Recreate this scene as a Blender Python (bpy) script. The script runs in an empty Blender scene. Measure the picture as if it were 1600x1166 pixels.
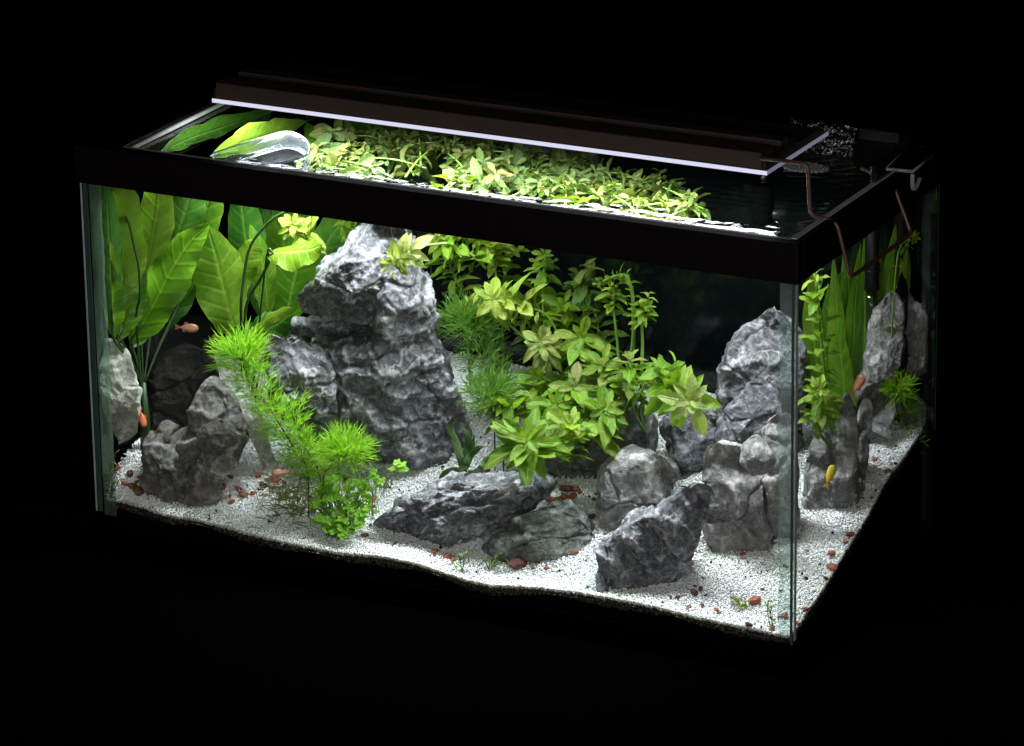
import bpy, bmesh, math, random
import numpy as np
from mathutils import Vector, Matrix

random.seed(7)
RNG = np.random.default_rng(7)
SC = bpy.context.scene
COL = SC.collection
PI = math.pi

# ------------------------------------------------------------------ camera
FPX, YAW, PITCH, ROLL, DIST = 7001.6, .4804, .3395, -.016, 4.6016
cy_, sy_, cp_, sp_ = math.cos(YAW), math.sin(YAW), math.cos(PITCH), math.sin(PITCH)
_r = Vector((cy_, sy_, 0)); FW = Vector((-sy_*cp_, cy_*cp_, -sp_)); _u = _r.cross(FW)
CR = _r*math.cos(ROLL) + _u*math.sin(ROLL)
CU = -_r*math.sin(ROLL) + _u*math.cos(ROLL)
CPOS = Vector((.4176, .15, .1726)) - FW*DIST
NH = Vector((-sy_, cy_, 0))                       # horizontal viewing direction
cam = bpy.data.objects.new('camera', bpy.data.cameras.new('camera')); COL.objects.link(cam)
cam.matrix_world = Matrix(((CR.x, CU.x, -FW.x, CPOS.x), (CR.y, CU.y, -FW.y, CPOS.y), (CR.z, CU.z, -FW.z, CPOS.z), (0, 0, 0, 1)))
cam.data.sensor_width = 36; cam.data.sensor_fit = 'HORIZONTAL'; cam.data.lens = 36*FPX/1600
cam.data.clip_start = .1; cam.data.clip_end = 100
SC.camera = cam

# ------------------------------------------------------------------ world, light, exposure
w = bpy.data.worlds.new('World'); SC.world = w; w.use_nodes = True
w.node_tree.nodes['Background'].inputs[0].default_value = (0, 0, 0, 1)
w.node_tree.nodes['Background'].inputs[1].default_value = 0
SC.view_settings.view_transform = 'Standard'; SC.view_settings.look = 'None'
SC.view_settings.exposure = 0; SC.view_settings.gamma = 1
SC.render.engine = 'CYCLES'
SC.cycles.max_bounces = 7; SC.cycles.transparent_max_bounces = 14; SC.cycles.diffuse_bounces = 3
SC.cycles.glossy_bounces = 4; SC.cycles.transmission_bounces = 6
SC.cycles.sample_clamp_indirect = 4; SC.cycles.use_denoising = True
SC.cycles.caustics_reflective = False; SC.cycles.caustics_refractive = False

# tank measures (metres; x along the front, y to the back, z up)
W, D, ZF, ZT, ZW = .80, .3624, .3667, .4067, .3985
G = .006                                           # pane thickness
LX0, LX1, LY0, LY1, LZ = .102, .72, .10, .247, .4375   # lamp, underside of its diffuser

def area_light(name, loc, rot, sx, sy, power, col):
    l = bpy.data.lights.new(name, 'AREA'); l.shape = 'RECTANGLE'; l.size = sx; l.size_y = sy
    l.energy = power; l.color = col
    o = bpy.data.objects.new(name, l); COL.objects.link(o); o.location = loc; o.rotation_euler = rot
    return o
_l = area_light('led_strip_light', ((LX0+LX1)/2, .122, LZ-.0025), (0, 0, 0), .615, .042, 9.0, (.93, .97, 1.0))
_l.data.spread = math.radians(140)
area_light('led_row_light', ((LX0+LX1)/2, .138, LZ-.0032), (0, 0, 0), .612, .020, .40, (.90, .93, 1.0))
_l = area_light('added_front_fill', (1.5, -2.3, .80), (0, 0, 0), 2.4, .9, 29, (1.0, .95, .92))  # added fill to brighten the front faces, no lamp of the room
_l.rotation_euler = (Vector((.4, .15, .15))-_l.location).to_track_quat('-Z', 'Y').to_euler()

# ------------------------------------------------------------------ pixel of the photograph -> point in the place
def ray(px, py): return FW + CR*((px-800)/FPX) + CU*((583-py)/FPX)
def at(px, py, ax, v):
    d = ray(px, py); return CPOS + d*((v-CPOS[ax])/d[ax])
def atx(px, py, v): return at(px, py, 0, v)
def aty(px, py, v): return at(px, py, 1, v)
def atz(px, py, v): return at(px, py, 2, v)
def atp(px, py, pc):                               # on the upright plane through pc that faces the viewer
    d = ray(px, py); return CPOS + d*((pc-CPOS).dot(NH)/d.dot(NH))
def inside(px, py, Y, m=.022):
    p = aty(px, py, Y)
    if p.x < m: p = atx(px, py, m)
    if p.x > W-m: p = atx(px, py, W-m)
    return p
PXM = .8/1218                                      # metres per photograph pixel

FRONT = [(-.004,.008),(.04,.013),(.118,.019),(.195,.009),(.233,.005),(.285,.003),(.331,.011),(.375,.010),(.434,-.005),(.463,-.007),(.521,.006),(.564,.011),(.634,.010),(.69,.004),(.739,.001),(.8,-.002)]
FRONT = [(a, .003+.55*(b-.003)) for a, b in FRONT]
fx_, fz_ = zip(*FRONT)
def floor_np(x, y):
    x = np.asarray(x, float); y = np.asarray(y, float)
    fr = np.interp(x, fx_, fz_)
    rt = np.interp(y, [0,.035,.079,.143,.207,.257,.325,.368], [0,.004,.017,.038,.064,.084,.098,.107])
    lf = np.interp(y, [0,.02,.04,.07,.12,.2,.37], [0,.028,.044,.055,.064,.08,.1])
    t = np.clip((x-.015)/.085, 0, 1); t = t*t*(3-2*t)
    und = .0025*np.sin(x*37+y*21)*np.sin(y*43-x*13)*np.clip(y/.05, 0, 1)
    return fr*np.clip(1-y/.25, 0, 1) + lf*(1-t) + rt*t + und
def floor_z(x, y): return float(floor_np(x, y))
def atf(px, py):                                   # where the sight line meets the gravel
    d = ray(px, py)
    t0 = (0-CPOS.y)/d.y; t1 = (D-CPOS.y)/d.y
    for i in range(401):
        t = t0 + (t1-t0)*i/400; p = CPOS + d*t
        if p.z <= floor_z(p.x, p.y): return p
    return p

# ------------------------------------------------------------------ object helpers
def link(name, data, parent=None, mat=None):
    o = bpy.data.objects.new(name, data); COL.objects.link(o)
    if parent: o.parent = parent
    if mat and data and not data.materials: data.materials.append(mat)
    return o
def tag(o, label, cat=None, group=None, kind=None):
    o['label'] = label
    if cat: o['category'] = cat
    if group: o['group'] = group
    if kind: o['kind'] = kind
    return o
def thing(name, label, cat, loc=(0, 0, 0), group=None):
    o = bpy.data.objects.new(name, None); COL.objects.link(o); o.location = loc; o.empty_display_size = .02
    return tag(o, label, cat, group)
def pydata(name, v, f, smooth=True, uv=None):
    m = bpy.data.meshes.new(name)
    v = np.asarray(v, np.float32)
    if isinstance(f, np.ndarray):
        nf, k = f.shape
        m.vertices.add(len(v)); m.vertices.foreach_set('co', v.ravel())
        m.loops.add(nf*k); m.loops.foreach_set('vertex_index', f.ravel().astype(np.int32))
        m.polygons.add(nf); m.polygons.foreach_set('loop_start', np.arange(0, nf*k, k, dtype=np.int32))
        m.polygons.foreach_set('loop_total', np.full(nf, k, np.int32)); m.update(calc_edges=True)
    else:
        m.from_pydata(v.tolist(), [], f)
    if smooth: m.polygons.foreach_set('use_smooth', np.ones(len(m.polygons), bool))
    if uv is not None:
        l = m.uv_layers.new(name='UVMap'); li = np.empty(len(m.loops), np.int32); m.loops.foreach_get('vertex_index', li)
        l.data.foreach_set('uv', np.asarray(uv, np.float32)[li].ravel())
    m.validate(); m.update()
    return m
def box_mesh(name, lo, hi, bevel=0, seg=2):
    bm = bmesh.new(); bmesh.ops.create_cube(bm, size=1)
    lo, hi = Vector(lo), Vector(hi)
    for v in bm.verts: v.co = Vector((lo[i] + (v.co[i]+.5)*(hi[i]-lo[i]) for i in range(3)))
    if bevel: bmesh.ops.bevel(bm, geom=bm.edges[:], offset=bevel, segments=seg, affect='EDGES', profile=.5)
    m = bpy.data.meshes.new(name); bm.to_mesh(m); bm.free(); return m
def box(name, lo, hi, mat, parent=None, bevel=0, origin=None):
    org = Vector(origin) if origin is not None else (parent.location if parent else Vector((0, 0, 0)))
    m = box_mesh(name, Vector(lo)-org, Vector(hi)-org, bevel)
    return link(name, m, parent, mat)
def catmull(pts, n):
    P = [Vector(p) for p in pts]; P = [P[0]*2-P[1]] + P + [P[-1]*2-P[-2]]
    out = []
    segs = len(P)-3
    for k in range(n+1):
        t = k/n*segs; i = min(int(t), segs-1); t -= i
        a, b, c, d = P[i:i+4]
        out.append(.5*((2*b) + (c-a)*t + (2*a-5*b+4*c-d)*t*t + (3*b-a-3*c+d)*t**3))
    return out
def tube_geo(path, radii, seg=8):
    v, f = [], []
    up = Vector((.3, .2, 1)); n = len(path)
    for i, p in enumerate(path):
        t = (path[min(i+1, n-1)]-path[max(i-1, 0)]).normalized()
        a = t.cross(up)
        if a.length < .05: a = t.cross(Vector((1, 0, 0)))
        a.normalize(); b = t.cross(a)
        r = radii[i] if hasattr(radii, '__len__') else radii
        for k in range(seg):
            q = 2*PI*k/seg; v.append(p + a*(r*math.cos(q)) + b*(r*math.sin(q)))
    for i in range(n-1):
        for k in range(seg):
            f.append((i*seg+k, i*seg+(k+1) % seg, (i+1)*seg+(k+1) % seg, (i+1)*seg+k))
    f.append(tuple(range(seg))[::-1]); f.append(tuple(range((n-1)*seg, n*seg)))
    return v, f
def tube(name, path, radii, mat, parent=None, seg=8, origin=None):
    org = Vector(origin) if origin is not None else (parent.location if parent else Vector((0, 0, 0)))
    v, f = tube_geo(path, radii, seg)
    return link(name, pydata(name, [p-org for p in v], f), parent, mat)

# ------------------------------------------------------------------ numpy noise
def _h(ix, iy, iz, s):
    h = (ix.astype(np.int64)*374761393 + iy.astype(np.int64)*668265263 + iz.astype(np.int64)*2147483647 + s*1274126177) & 0xffffffff
    h = ((h ^ (h >> 13))*1274126177) & 0xffffffff
    h = ((h ^ (h >> 15))*2246822519) & 0xffffffff
    return (h ^ (h >> 16)) & 0xffffffff
def perlin(p, s=0):
    i = np.floor(p).astype(np.int64); f = p-i; u = f*f*f*(f*(f*6-15)+10)
    out = 0
    for dx in (0, 1):
        for dy in (0, 1):
            for dz in (0, 1):
                h = _h(i[:, 0]+dx, i[:, 1]+dy, i[:, 2]+dz, s)
                g = np.stack([(h & 1023)/511.5-1, ((h >> 10) & 1023)/511.5-1, ((h >> 20) & 1023)/511.5-1], 1)
                d = (g*(f-np.array([dx, dy, dz]))).sum(1)
                out = out + d*(u[:, 0] if dx else 1-u[:, 0])*(u[:, 1] if dy else 1-u[:, 1])*(u[:, 2] if dz else 1-u[:, 2])
    return out*1.2
def fbm(p, o=4, s=0, g=.5):
    a, out = 1, 0
    for k in range(o): out = out + a*perlin(p*2**k+k*17.3, s+k); a *= g
    return out
def ridged(p, o=3, s=0):
    a, out = 1, 0
    for k in range(o): out = out + a*(1-2*np.abs(perlin(p*2**k+k*9.1, s+k))); a *= .5
    return out
def worley(p, s=0):
    i = np.floor(p).astype(np.int64); f = p-i
    d1 = np.full(len(p), 9.); d2 = np.full(len(p), 9.)
    for dx in (-1, 0, 1):
        for dy in (-1, 0, 1):
            for dz in (-1, 0, 1):
                h = _h(i[:, 0]+dx, i[:, 1]+dy, i[:, 2]+dz, s)
                c = np.stack([(h & 1023)/1023, ((h >> 10) & 1023)/1023, ((h >> 20) & 1023)/1023], 1) + np.array([dx, dy, dz])
                q = np.sqrt(((f-c)**2).sum(1))
                d2 = np.where(q < d1, d1, np.minimum(d2, q)); d1 = np.minimum(d1, q)
    return d1, d2

def facets(p, s=0, tilt=.7, hollow=False):
    """Broken relief of tilted faces that meet in creases (or, hollow, scooped faces that meet in sharp crests)."""
    i = np.floor(p).astype(np.int64); f = p-i
    out = np.full(len(p), 9. if hollow else -9.)
    for dx in (-1, 0, 1):
        for dy in (-1, 0, 1):
            for dz in (-1, 0, 1):
                h = _h(i[:, 0]+dx, i[:, 1]+dy, i[:, 2]+dz, s); k = _h(i[:, 0]+dx, i[:, 1]+dy, i[:, 2]+dz, s+77)
                c = np.stack([(h & 1023)/1023, ((h >> 10) & 1023)/1023, ((h >> 20) & 1023)/1023], 1) + np.array([dx, dy, dz])
                r = f-c; q = (r*r).sum(1)
                g = np.stack([(k & 1023)/511.5-1, ((k >> 10) & 1023)/511.5-1, ((k >> 20) & 1023)/511.5-1], 1)*tilt
                out = np.minimum(out, q+(g*r).sum(1)) if hollow else np.maximum(out, (g*r).sum(1)-.8*q)
    return out

# ------------------------------------------------------------------ materials
class NT:
    def __init__(s, name):
        s.m = bpy.data.materials.new(name); s.m.use_nodes = True; s.t = s.m.node_tree; s.t.nodes.clear()
        s.out = s.n('ShaderNodeOutputMaterial')
    def n(s, ty, **kw):
        o = s.t.nodes.new(ty)
        for k, v in kw.items():
            if k[0] == 'i' and k[1:].isdigit(): s.set(o, int(k[1:]), v)
            else: setattr(o, k, v)
        return o
    def set(s, node, key, v):
        i = node.inputs[key]
        if isinstance(v, bpy.types.NodeSocket): s.t.links.new(v, i)
        elif isinstance(v, bpy.types.Node): s.t.links.new(v.outputs[0], i)
        else: i.default_value = (*v, 1) if isinstance(v, tuple) and len(v) == 3 and i.type == 'RGBA' else v
    def math(s, op, a, b=0, c=0, clamp=False):
        o = s.n('ShaderNodeMath', operation=op, use_clamp=clamp); s.set(o, 0, a); s.set(o, 1, b); s.set(o, 2, c); return o.outputs[0]
    def mix(s, f, a, b, mode='MIX'):
        o = s.n('ShaderNodeMix', data_type='RGBA', blend_type=mode); s.set(o, 0, f); s.set(o, 6, a); s.set(o, 7, b); return o.outputs[2]
    def ramp(s, f, stops, interp='LINEAR'):
        o = s.n('ShaderNodeValToRGB'); s.set(o, 0, f); e = o.color_ramp.elements; o.color_ramp.interpolation = interp
        while len(e) < len(stops): e.new(.5)
        for k, (p, c) in enumerate(stops):
            e[k].position = p; e[k].color = (*c, 1) if hasattr(c, '__len__') else (c, c, c, 1)
        return o.outputs[0]
    def noise(s, vec, scale, detail=4, rough=.55, dist=0):
        o = s.n('ShaderNodeTexNoise'); s.set(o, 'Vector', vec); s.set(o, 'Scale', scale); s.set(o, 'Detail', detail); s.set(o, 'Roughness', rough); s.set(o, 'Distortion', dist)
        return o.outputs[0]
    def coord(s, which='Object'): return s.n('ShaderNodeTexCoord').outputs[which]
    def attr(s, name): return s.n('ShaderNodeAttribute', attribute_name=name)
    def bump(s, h, strength, dist=.001):
        o = s.n('ShaderNodeBump'); s.set(o, 'Strength', strength); s.set(o, 'Distance', dist); s.set(o, 'Height', h); return o.outputs[0]
    def bsdf(s, col, rough=.5, spec=.5, normal=None, **kw):
        o = s.n('ShaderNodeBsdfPrincipled'); s.set(o, 'Base Color', col); s.set(o, 'Roughness', rough); s.set(o, 'Specular IOR Level', spec)
        if normal is not None: s.set(o, 'Normal', normal)
        for k, v in kw.items(): s.set(o, k.replace('_', ' '), v)
        return o
    def mixs(s, f, a, b):
        o = s.n('ShaderNodeMixShader'); s.set(o, 0, f); s.set(o, 1, a); s.set(o, 2, b); return o
    def done(s, sh):
        s.t.links.new(sh.outputs[0], s.out.inputs[0]); return s.m

def plain(name, col, rough=.5, spec=.5, noise=.0, scale=60, **kw):
    t = NT(name); c = col
    if noise:
        n = t.noise(t.coord(), scale, 5)
        c = t.mix(t.math('MULTIPLY', n, 1), tuple(x*(1-noise) for x in col), tuple(min(1, x*(1+noise)) for x in col))
    return t.done(t.bsdf(c, rough, spec, **kw))

def clear_mat(name, tint=(1, 1, 1), ior=1.45, rough=.02, haze=0, hazecol=(.5, .5, .5), bumpy=None):
    t = NT(name)
    nrm = None
    if bumpy:
        n = t.noise(t.coord(), bumpy[0], 3); nrm = t.bump(n, bumpy[1], bumpy[2])
    fr = t.n('ShaderNodeFresnel'); bf = t.n('ShaderNodeNewGeometry').outputs['Backfacing']
    t.set(fr, 'IOR', t.math('ADD', t.math('MULTIPLY', bf, 1/ior-ior), ior))   # thin sheet: the same sheen from either side
    gl = t.n('ShaderNodeBsdfGlossy'); t.set(gl, 'Roughness', rough); t.set(gl, 'Color', (1, 1, 1))
    if nrm is not None: t.set(fr, 'Normal', nrm); t.set(gl, 'Normal', nrm)
    tr = t.n('ShaderNodeBsdfTransparent'); t.set(tr, 'Color', tint)
    base = tr
    if haze:
        df = t.n('ShaderNodeBsdfPrincipled'); t.set(df, 'Base Color', hazecol); t.set(df, 'Roughness', .25)
        tl = t.n('ShaderNodeBsdfTranslucent'); t.set(tl, 'Color', hazecol)
        base = t.mixs(haze, tr, t.mixs(.5, df, tl))
    return t.done(t.mixs(fr.outputs[0], base, gl))

M_glass = clear_mat('pane_glass', (.985, .995, .99))
M_glassw = clear_mat('wet_pane_glass', (.985, .995, .99), 1.13)
M_edge = plain('glass_edge', (.30, .36, .34), .15, .6, .5, 40)
M_edge_dark = plain('glass_edge_green', (.03, .06, .05), .1, .6)
M_sil = clear_mat('clear_silicone', (.82, .88, .86), 1.4, .12, .07, (.5, .56, .56), (30, .3, .002))
M_silg = clear_mat('greenish_silicone', (.72, .84, .76), 1.4, .1, .22, (.45, .58, .48), (30, .3, .002))
M_frame = plain('dark_brown_plastic', (.0030, .0015, .0014), .5, .08, .3, 90)
M_lip = plain('rail_lip_plastic', (.42, .41, .46), .3, .5, .3, 60)
M_lamp = plain('brown_anodised_metal', (.036, .024, .019), .45, .3, .2, 120)
M_lampd = plain('dark_groove_metal', (.012, .009, .008), .5, .3)
M_black = plain('black_plastic', (.004, .004, .0045), .4, .2, .3, 90)
M_wire = plain('brown_coated_wire', (.06, .028, .02), .35, .5, .3, 200)
M_table = plain('black_cloth', (.0004, .0004, .0004), 1.0, .0)
M_trim = plain('black_trim', (.0006, .0006, .0006), 1.0, .0)
M_backing = plain('black_backing_film', (.0022, .0035, .0042), .08, .45, .4, 12)

def emis(name, col, st):
    t = NT(name); e = t.n('ShaderNodeEmission'); t.set(e, 'Color', col); t.set(e, 'Strength', st); return t.done(e)
M_diff = plain('frosted_diffuser', (.10, .10, .12), .6, .2)
M_diffd = emis('dim_diffuser_edge', (.70, .70, 1.0), .22)
M_diffe = emis('lit_diffuser_edge', (.80, .80, 1.0), .9)

def make_rock_mat(name, dark, mid, pale, moss=0.0, mosscol=(.12, .14, .06), vein=1.0, warm=0.0):
    t = NT(name); co = t.coord()
    ridge = t.attr('ridge').outputs['Fac']
    n1 = t.noise(co, 28, 6, .62, .3); n2 = t.noise(co, 140, 6, .7, .4); n3 = t.noise(co, 520, 4, .7)
    base = t.mix(t.ramp(n1, [(.34, 0), (.66, 1)]), dark, mid)
    base = t.mix(t.ramp(n2, [(.45, 0), (.72, .7)]), base, pale)
    base = t.mix(t.math('MULTIPLY', t.ramp(n3, [(.32, 1), (.52, 0)]), .5), base, tuple(c*.35 for c in dark))
    # pale calcite on the crests that stand proud, broken by noise
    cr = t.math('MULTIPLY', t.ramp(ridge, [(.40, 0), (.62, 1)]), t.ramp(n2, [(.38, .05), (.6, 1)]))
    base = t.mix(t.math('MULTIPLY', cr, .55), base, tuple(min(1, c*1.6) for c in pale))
    # white mineral veins
    wob = t.n('ShaderNodeTexNoise'); t.set(wob, 'Vector', co); t.set(wob, 'Scale', 30); t.set(wob, 'Detail', 3)
    for sc, wd, am, ds in ((11, .012, 1.0, .05), (34, .020, .8, .03), (95, .035, .5, .012)):
        vm = t.n('ShaderNodeVectorMath', operation='MULTIPLY_ADD'); t.set(vm, 0, wob.outputs['Color']); t.set(vm, 1, (ds, ds, ds)); t.set(vm, 2, co)
        vo = t.n('ShaderNodeTexVoronoi', feature='DISTANCE_TO_EDGE'); t.set(vo, 'Vector', vm); t.set(vo, 'Scale', sc)
        line = t.math('SUBTRACT', 1, t.math('DIVIDE', vo.outputs['Distance'], wd), clamp=True)
        msk = t.ramp(t.noise(co, sc*1.3+3, 3), [(.47, 0), (.6, 1)])
        base = t.mix(t.math('MULTIPLY', t.math('MULTIPLY', line, msk), .8*am*vein), base, (.56, .56, .57))
    if moss:
        mm = t.math('MULTIPLY', t.ramp(t.noise(co, 17, 5, .6), [(.45, 0), (.68, 1)]), moss)
        base = t.mix(mm, base, mosscol)
    if warm:
        base = t.mix(t.math('MULTIPLY', t.ramp(t.noise(co, 22, 4), [(.45, 0), (.7, 1)]), warm), base, (.11, .085, .06))
    h = t.math('ADD', t.math('MULTIPLY', t.noise(co, 210, 8, .7, .6), 1.0), t.math('MULTIPLY', t.noise(co, 700, 4, .7), .35))
    nrm = t.bump(h, 1.0, .0027)
    return t.done(t.bsdf(base, .62, .35, nrm))
DK, MD, PL = (.030, .032, .042), (.105, .108, .126), (.36, .365, .385)
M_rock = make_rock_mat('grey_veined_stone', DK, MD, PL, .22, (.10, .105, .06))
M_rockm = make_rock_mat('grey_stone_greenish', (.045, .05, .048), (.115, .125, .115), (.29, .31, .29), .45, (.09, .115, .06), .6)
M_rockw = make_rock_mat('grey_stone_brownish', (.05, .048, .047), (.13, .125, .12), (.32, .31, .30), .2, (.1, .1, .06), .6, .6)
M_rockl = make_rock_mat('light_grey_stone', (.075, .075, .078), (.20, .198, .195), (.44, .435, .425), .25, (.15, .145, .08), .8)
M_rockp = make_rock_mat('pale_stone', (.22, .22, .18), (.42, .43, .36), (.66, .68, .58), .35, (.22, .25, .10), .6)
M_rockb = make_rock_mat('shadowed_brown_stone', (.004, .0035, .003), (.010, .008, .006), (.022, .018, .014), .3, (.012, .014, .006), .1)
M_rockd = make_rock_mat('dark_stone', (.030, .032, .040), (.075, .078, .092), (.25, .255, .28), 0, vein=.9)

def make_leaf_mat(name, c1, c2, rib, trans=.45, brown=0.0, browncol=(.20, .12, .05), rough=.38, veins=9, veinamt=.2):
    t = NT(name); uv = t.coord('UV'); co = t.coord()
    rnd = t.n('ShaderNodeObjectInfo').outputs['Random']
    sx = t.n('ShaderNodeSeparateXYZ'); t.set(sx, 0, uv)
    au = t.math('ABSOLUTE', t.math('SUBTRACT', sx.outputs[0], .5))
    n = t.noise(co, 45, 5, .6); n2 = t.noise(co, 170, 4, .6)
    base = t.mix(t.math('ADD', t.math('MULTIPLY', rnd, .6), t.math('MULTIPLY', t.math('SUBTRACT', n, .3), 1.0), clamp=True), c1, c2)
    base = t.mix(t.math('MULTIPLY', t.ramp(n2, [(.35, 1), (.6, 0)]), .35), base, tuple(x*.55 for x in c1))
    # side veins sweep up from the midrib
    ph = t.math('ADD', t.math('MULTIPLY', sx.outputs[1], veins*6.283), t.math('MULTIPLY', au, -11.0))
    ph = t.math('ADD', ph, t.math('MULTIPLY', n, 2.0))
    sv = t.math('POWER', t.math('ADD', t.math('MULTIPLY', t.math('SINE', ph), .5), .5), 7)
    base = t.mix(t.math('MULTIPLY', sv, veinamt), base, rib)
    mr = t.math('SUBTRACT', 1, t.math('DIVIDE', au, .045), clamp=True)
    base = t.mix(t.math('MULTIPLY', mr, .8), base, rib)
    if brown:
        br = t.math('MULTIPLY', t.ramp(t.math('ADD', t.math('MULTIPLY', n, .7), t.math('MULTIPLY', rnd, .35)), [(.5, 0), (.66, 1)]), brown)
        base = t.mix(br, base, browncol)
        rim_ = t.math('MULTIPLY', t.ramp(au, [(.36, 0), (.5, 1)]), t.ramp(n2, [(.45, 0), (.6, 1)]))
        base = t.mix(t.math('MULTIPLY', rim_, min(1, brown*1.6)), base, browncol)
        spot = t.ramp(t.noise(co, 420, 2), [(.68, 0), (.72, 1)])
        base = t.mix(t.math('MULTIPLY', spot, .5), base, (.05, .045, .015))
    hgt = t.math('ADD', t.math('MULTIPLY', t.math('SUBTRACT', 1, t.math('DIVIDE', au, .08), clamp=True), 1.0), t.math('ADD', t.math('MULTIPLY', sv, .35), t.math('MULTIPLY', n2, .6)))
    nrm = t.bump(hgt, .55, .0012)
    b = t.bsdf(base, rough, .4, nrm)
    tl = t.n('ShaderNodeBsdfTranslucent'); t.set(tl, 'Color', t.mix(.5, base, tuple(min(1, x*1.5) for x in c2))); t.set(tl, 'Normal', nrm)
    return t.done(t.mixs(trans, b, tl))
M_sword = make_leaf_mat('sword_leaf', (.045, .17, .008), (.17, .37, .018), (.29, .48, .06), .62, .35, (.26, .32, .04))
M_swordd = make_leaf_mat('sword_leaf_deep', (.03, .12, .012), (.07, .24, .02), (.14, .32, .05), .45, .1)
M_swordy = make_leaf_mat('sword_leaf_yellowing', (.10, .23, .010), (.24, .36, .022), (.34, .46, .08), .45, .3, (.28, .25, .04))
M_stemleaf = make_leaf_mat('stem_plant_leaf', (.055, .165, .005), (.20, .355, .014), (.27, .42, .06), .48, .3, (.19, .17, .03), veins=6, veinamt=.25)
M_stempale = make_leaf_mat('stem_plant_pale_leaf', (.13, .25, .010), (.30, .42, .04), (.38, .48, .12), .42, .35, (.23, .20, .05), veins=6, veinamt=.25)
M_matleaf = make_leaf_mat('floating_leaf', (.012, .042, .0015), (.052, .092, .004), (.10, .15, .03), .35, .4, (.07, .055, .012), .6, veins=6, veinamt=.25)
M_matpale = make_leaf_mat('floating_pale_leaf', (.032, .062, .003), (.090, .120, .011), (.14, .17, .04), .35, .4, (.10, .08, .02), .6, veins=6, veinamt=.25)
M_stembrown = make_leaf_mat('stem_plant_olive_leaf', (.11, .19, .02), (.24, .31, .055), (.3, .36, .11), .4, .5, (.17, .13, .05), veins=6, veinamt=.25)
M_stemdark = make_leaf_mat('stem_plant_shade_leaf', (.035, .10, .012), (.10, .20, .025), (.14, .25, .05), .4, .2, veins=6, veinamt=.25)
M_needle = make_leaf_mat('feathery_leaf', (.14, .38, .012), (.32, .58, .025), (.34, .58, .06), .45, 0)
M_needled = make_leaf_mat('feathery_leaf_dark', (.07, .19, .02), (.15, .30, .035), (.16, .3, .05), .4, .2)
M_clover = make_leaf_mat('clover_leaf', (.04, .24, .008), (.34, .62, .03), (.3, .6, .05), .4, .1, veins=0, veinamt=0)
M_strap = make_leaf_mat('strap_leaf', (.022, .07, .018), (.05, .12, .03), (.08, .17, .05), .3, .1)
M_sprout = make_leaf_mat('sprout_leaf', (.16, .26, .03), (.34, .42, .06), (.3, .4, .1), .4, .7, (.08, .05, .02), veins=0, veinamt=0)
M_stemg = plain('green_stem', (.09, .18, .02), .4, .4, .4, 80)
M_stemd = plain('dark_petiole', (.018, .042, .010), .4, .4, .4, 80)
M_stembr = plain('brown_stem', (.07, .06, .025), .5, .3, .4, 80)
M_moss = plain('olive_tangle', (.13, .14, .035), .6, .3, .5, 90)

def make_gravel():
    t = NT('white_gravel'); c = t.attr('tone').outputs['Color']; co = t.coord()
    n = t.noise(co, 900, 3); st = t.ramp(t.noise(co, 14, 4), [(.42, 0), (.72, .5)])
    base = t.mix(st, c, t.mix(1, c, (.86, .88, .72), 'MULTIPLY'))
    return t.done(t.bsdf(base, .55, .4, t.bump(n, .5, .0006)))
M_gravel = make_gravel()
t = NT('gravel_bed'); co = t.coord()
v_ = t.n('ShaderNodeTexVoronoi'); t.set(v_, 'Vector', co); t.set(v_, 'Scale', 420)
M_bed = t.done(t.bsdf(t.mix(v_.outputs['Distance'], (.82, .83, .83), (.7, .7, .7)), .8, .2, t.bump(v_.outputs['Distance'], .8, .002)))
t = NT('dark_soil'); co = t.coord(); n = t.noise(co, 260, 5)
M_soil = t.done(t.bsdf(t.mix(n, (.0006, .0005, .0004), (.003, .002, .0015)), .9, .0, t.bump(n, .8, .002)))
M_red = [plain('red_pebble', (.25, .070, .040), .65, .3, .45, 180), plain('dark_red_pebble', (.09, .030, .024), .65, .3, .45, 180), plain('brown_pebble', (.15, .075, .035), .6, .3, .45, 180)]
M_blackbit = plain('black_grit', (.012, .012, .013), .6, .3)

# water: see-through sheet with real ripples
M_water = clear_mat('water_surface', (.97, .99, .985), 1.33, .01, 0, bumpy=(60, .12, .003))
M_clear = clear_mat('clear_acrylic', (.90, .93, .95), 1.35, .04, .03, (.55, .6, .64))
M_clearedge = clear_mat('clear_acrylic_edge', (.75, .78, .82), 1.5, .1, .5, (.6, .62, .68))
M_smoke = clear_mat('dim_acrylic', (.35, .36, .40), 1.5, .05, .06, (.2, .22, .28))

# ------------------------------------------------------------------ setting: table, soil, gravel bed, water
tb = link('table_top', pydata('table_top', [(-6, -6, -.0355), (6, -6, -.0355), (6, 6, -.0355), (-6, 6, -.0355)], [(0, 1, 2, 3)]), mat=M_table)
tag(tb, 'unlit black surface the tank stands on', kind='structure')

def bed_mesh(dz, nx=240, ny=110, bottom=-.03, ins=.0045):
    xs = np.linspace(G+ins, W-G-ins, nx); ys = np.linspace(G+ins, D-G-.002, ny)
    X, Y = np.meshgrid(xs, ys); Z = floor_np(X, Y)+dz
    top = np.stack([X.ravel(), Y.ravel(), Z.ravel()], 1)
    i = np.arange(nx*ny).reshape(ny, nx)
    f = np.stack([i[:-1, :-1].ravel(), i[:-1, 1:].ravel(), i[1:, 1:].ravel(), i[1:, :-1].ravel()], 1)
    ring = np.concatenate([i[0, :], i[1:, -1], i[-1, -2::-1], i[-2:0:-1, 0]])
    low = top[ring].copy(); low[:, 2] = bottom
    b0 = len(top); k = len(ring); a = np.arange(k); b = (a+1) % k
    side = np.stack([b0+a, b0+b, ring[b], ring[a]], 1)
    return pydata('bed', np.concatenate([top, low]), np.concatenate([f, side]))
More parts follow.
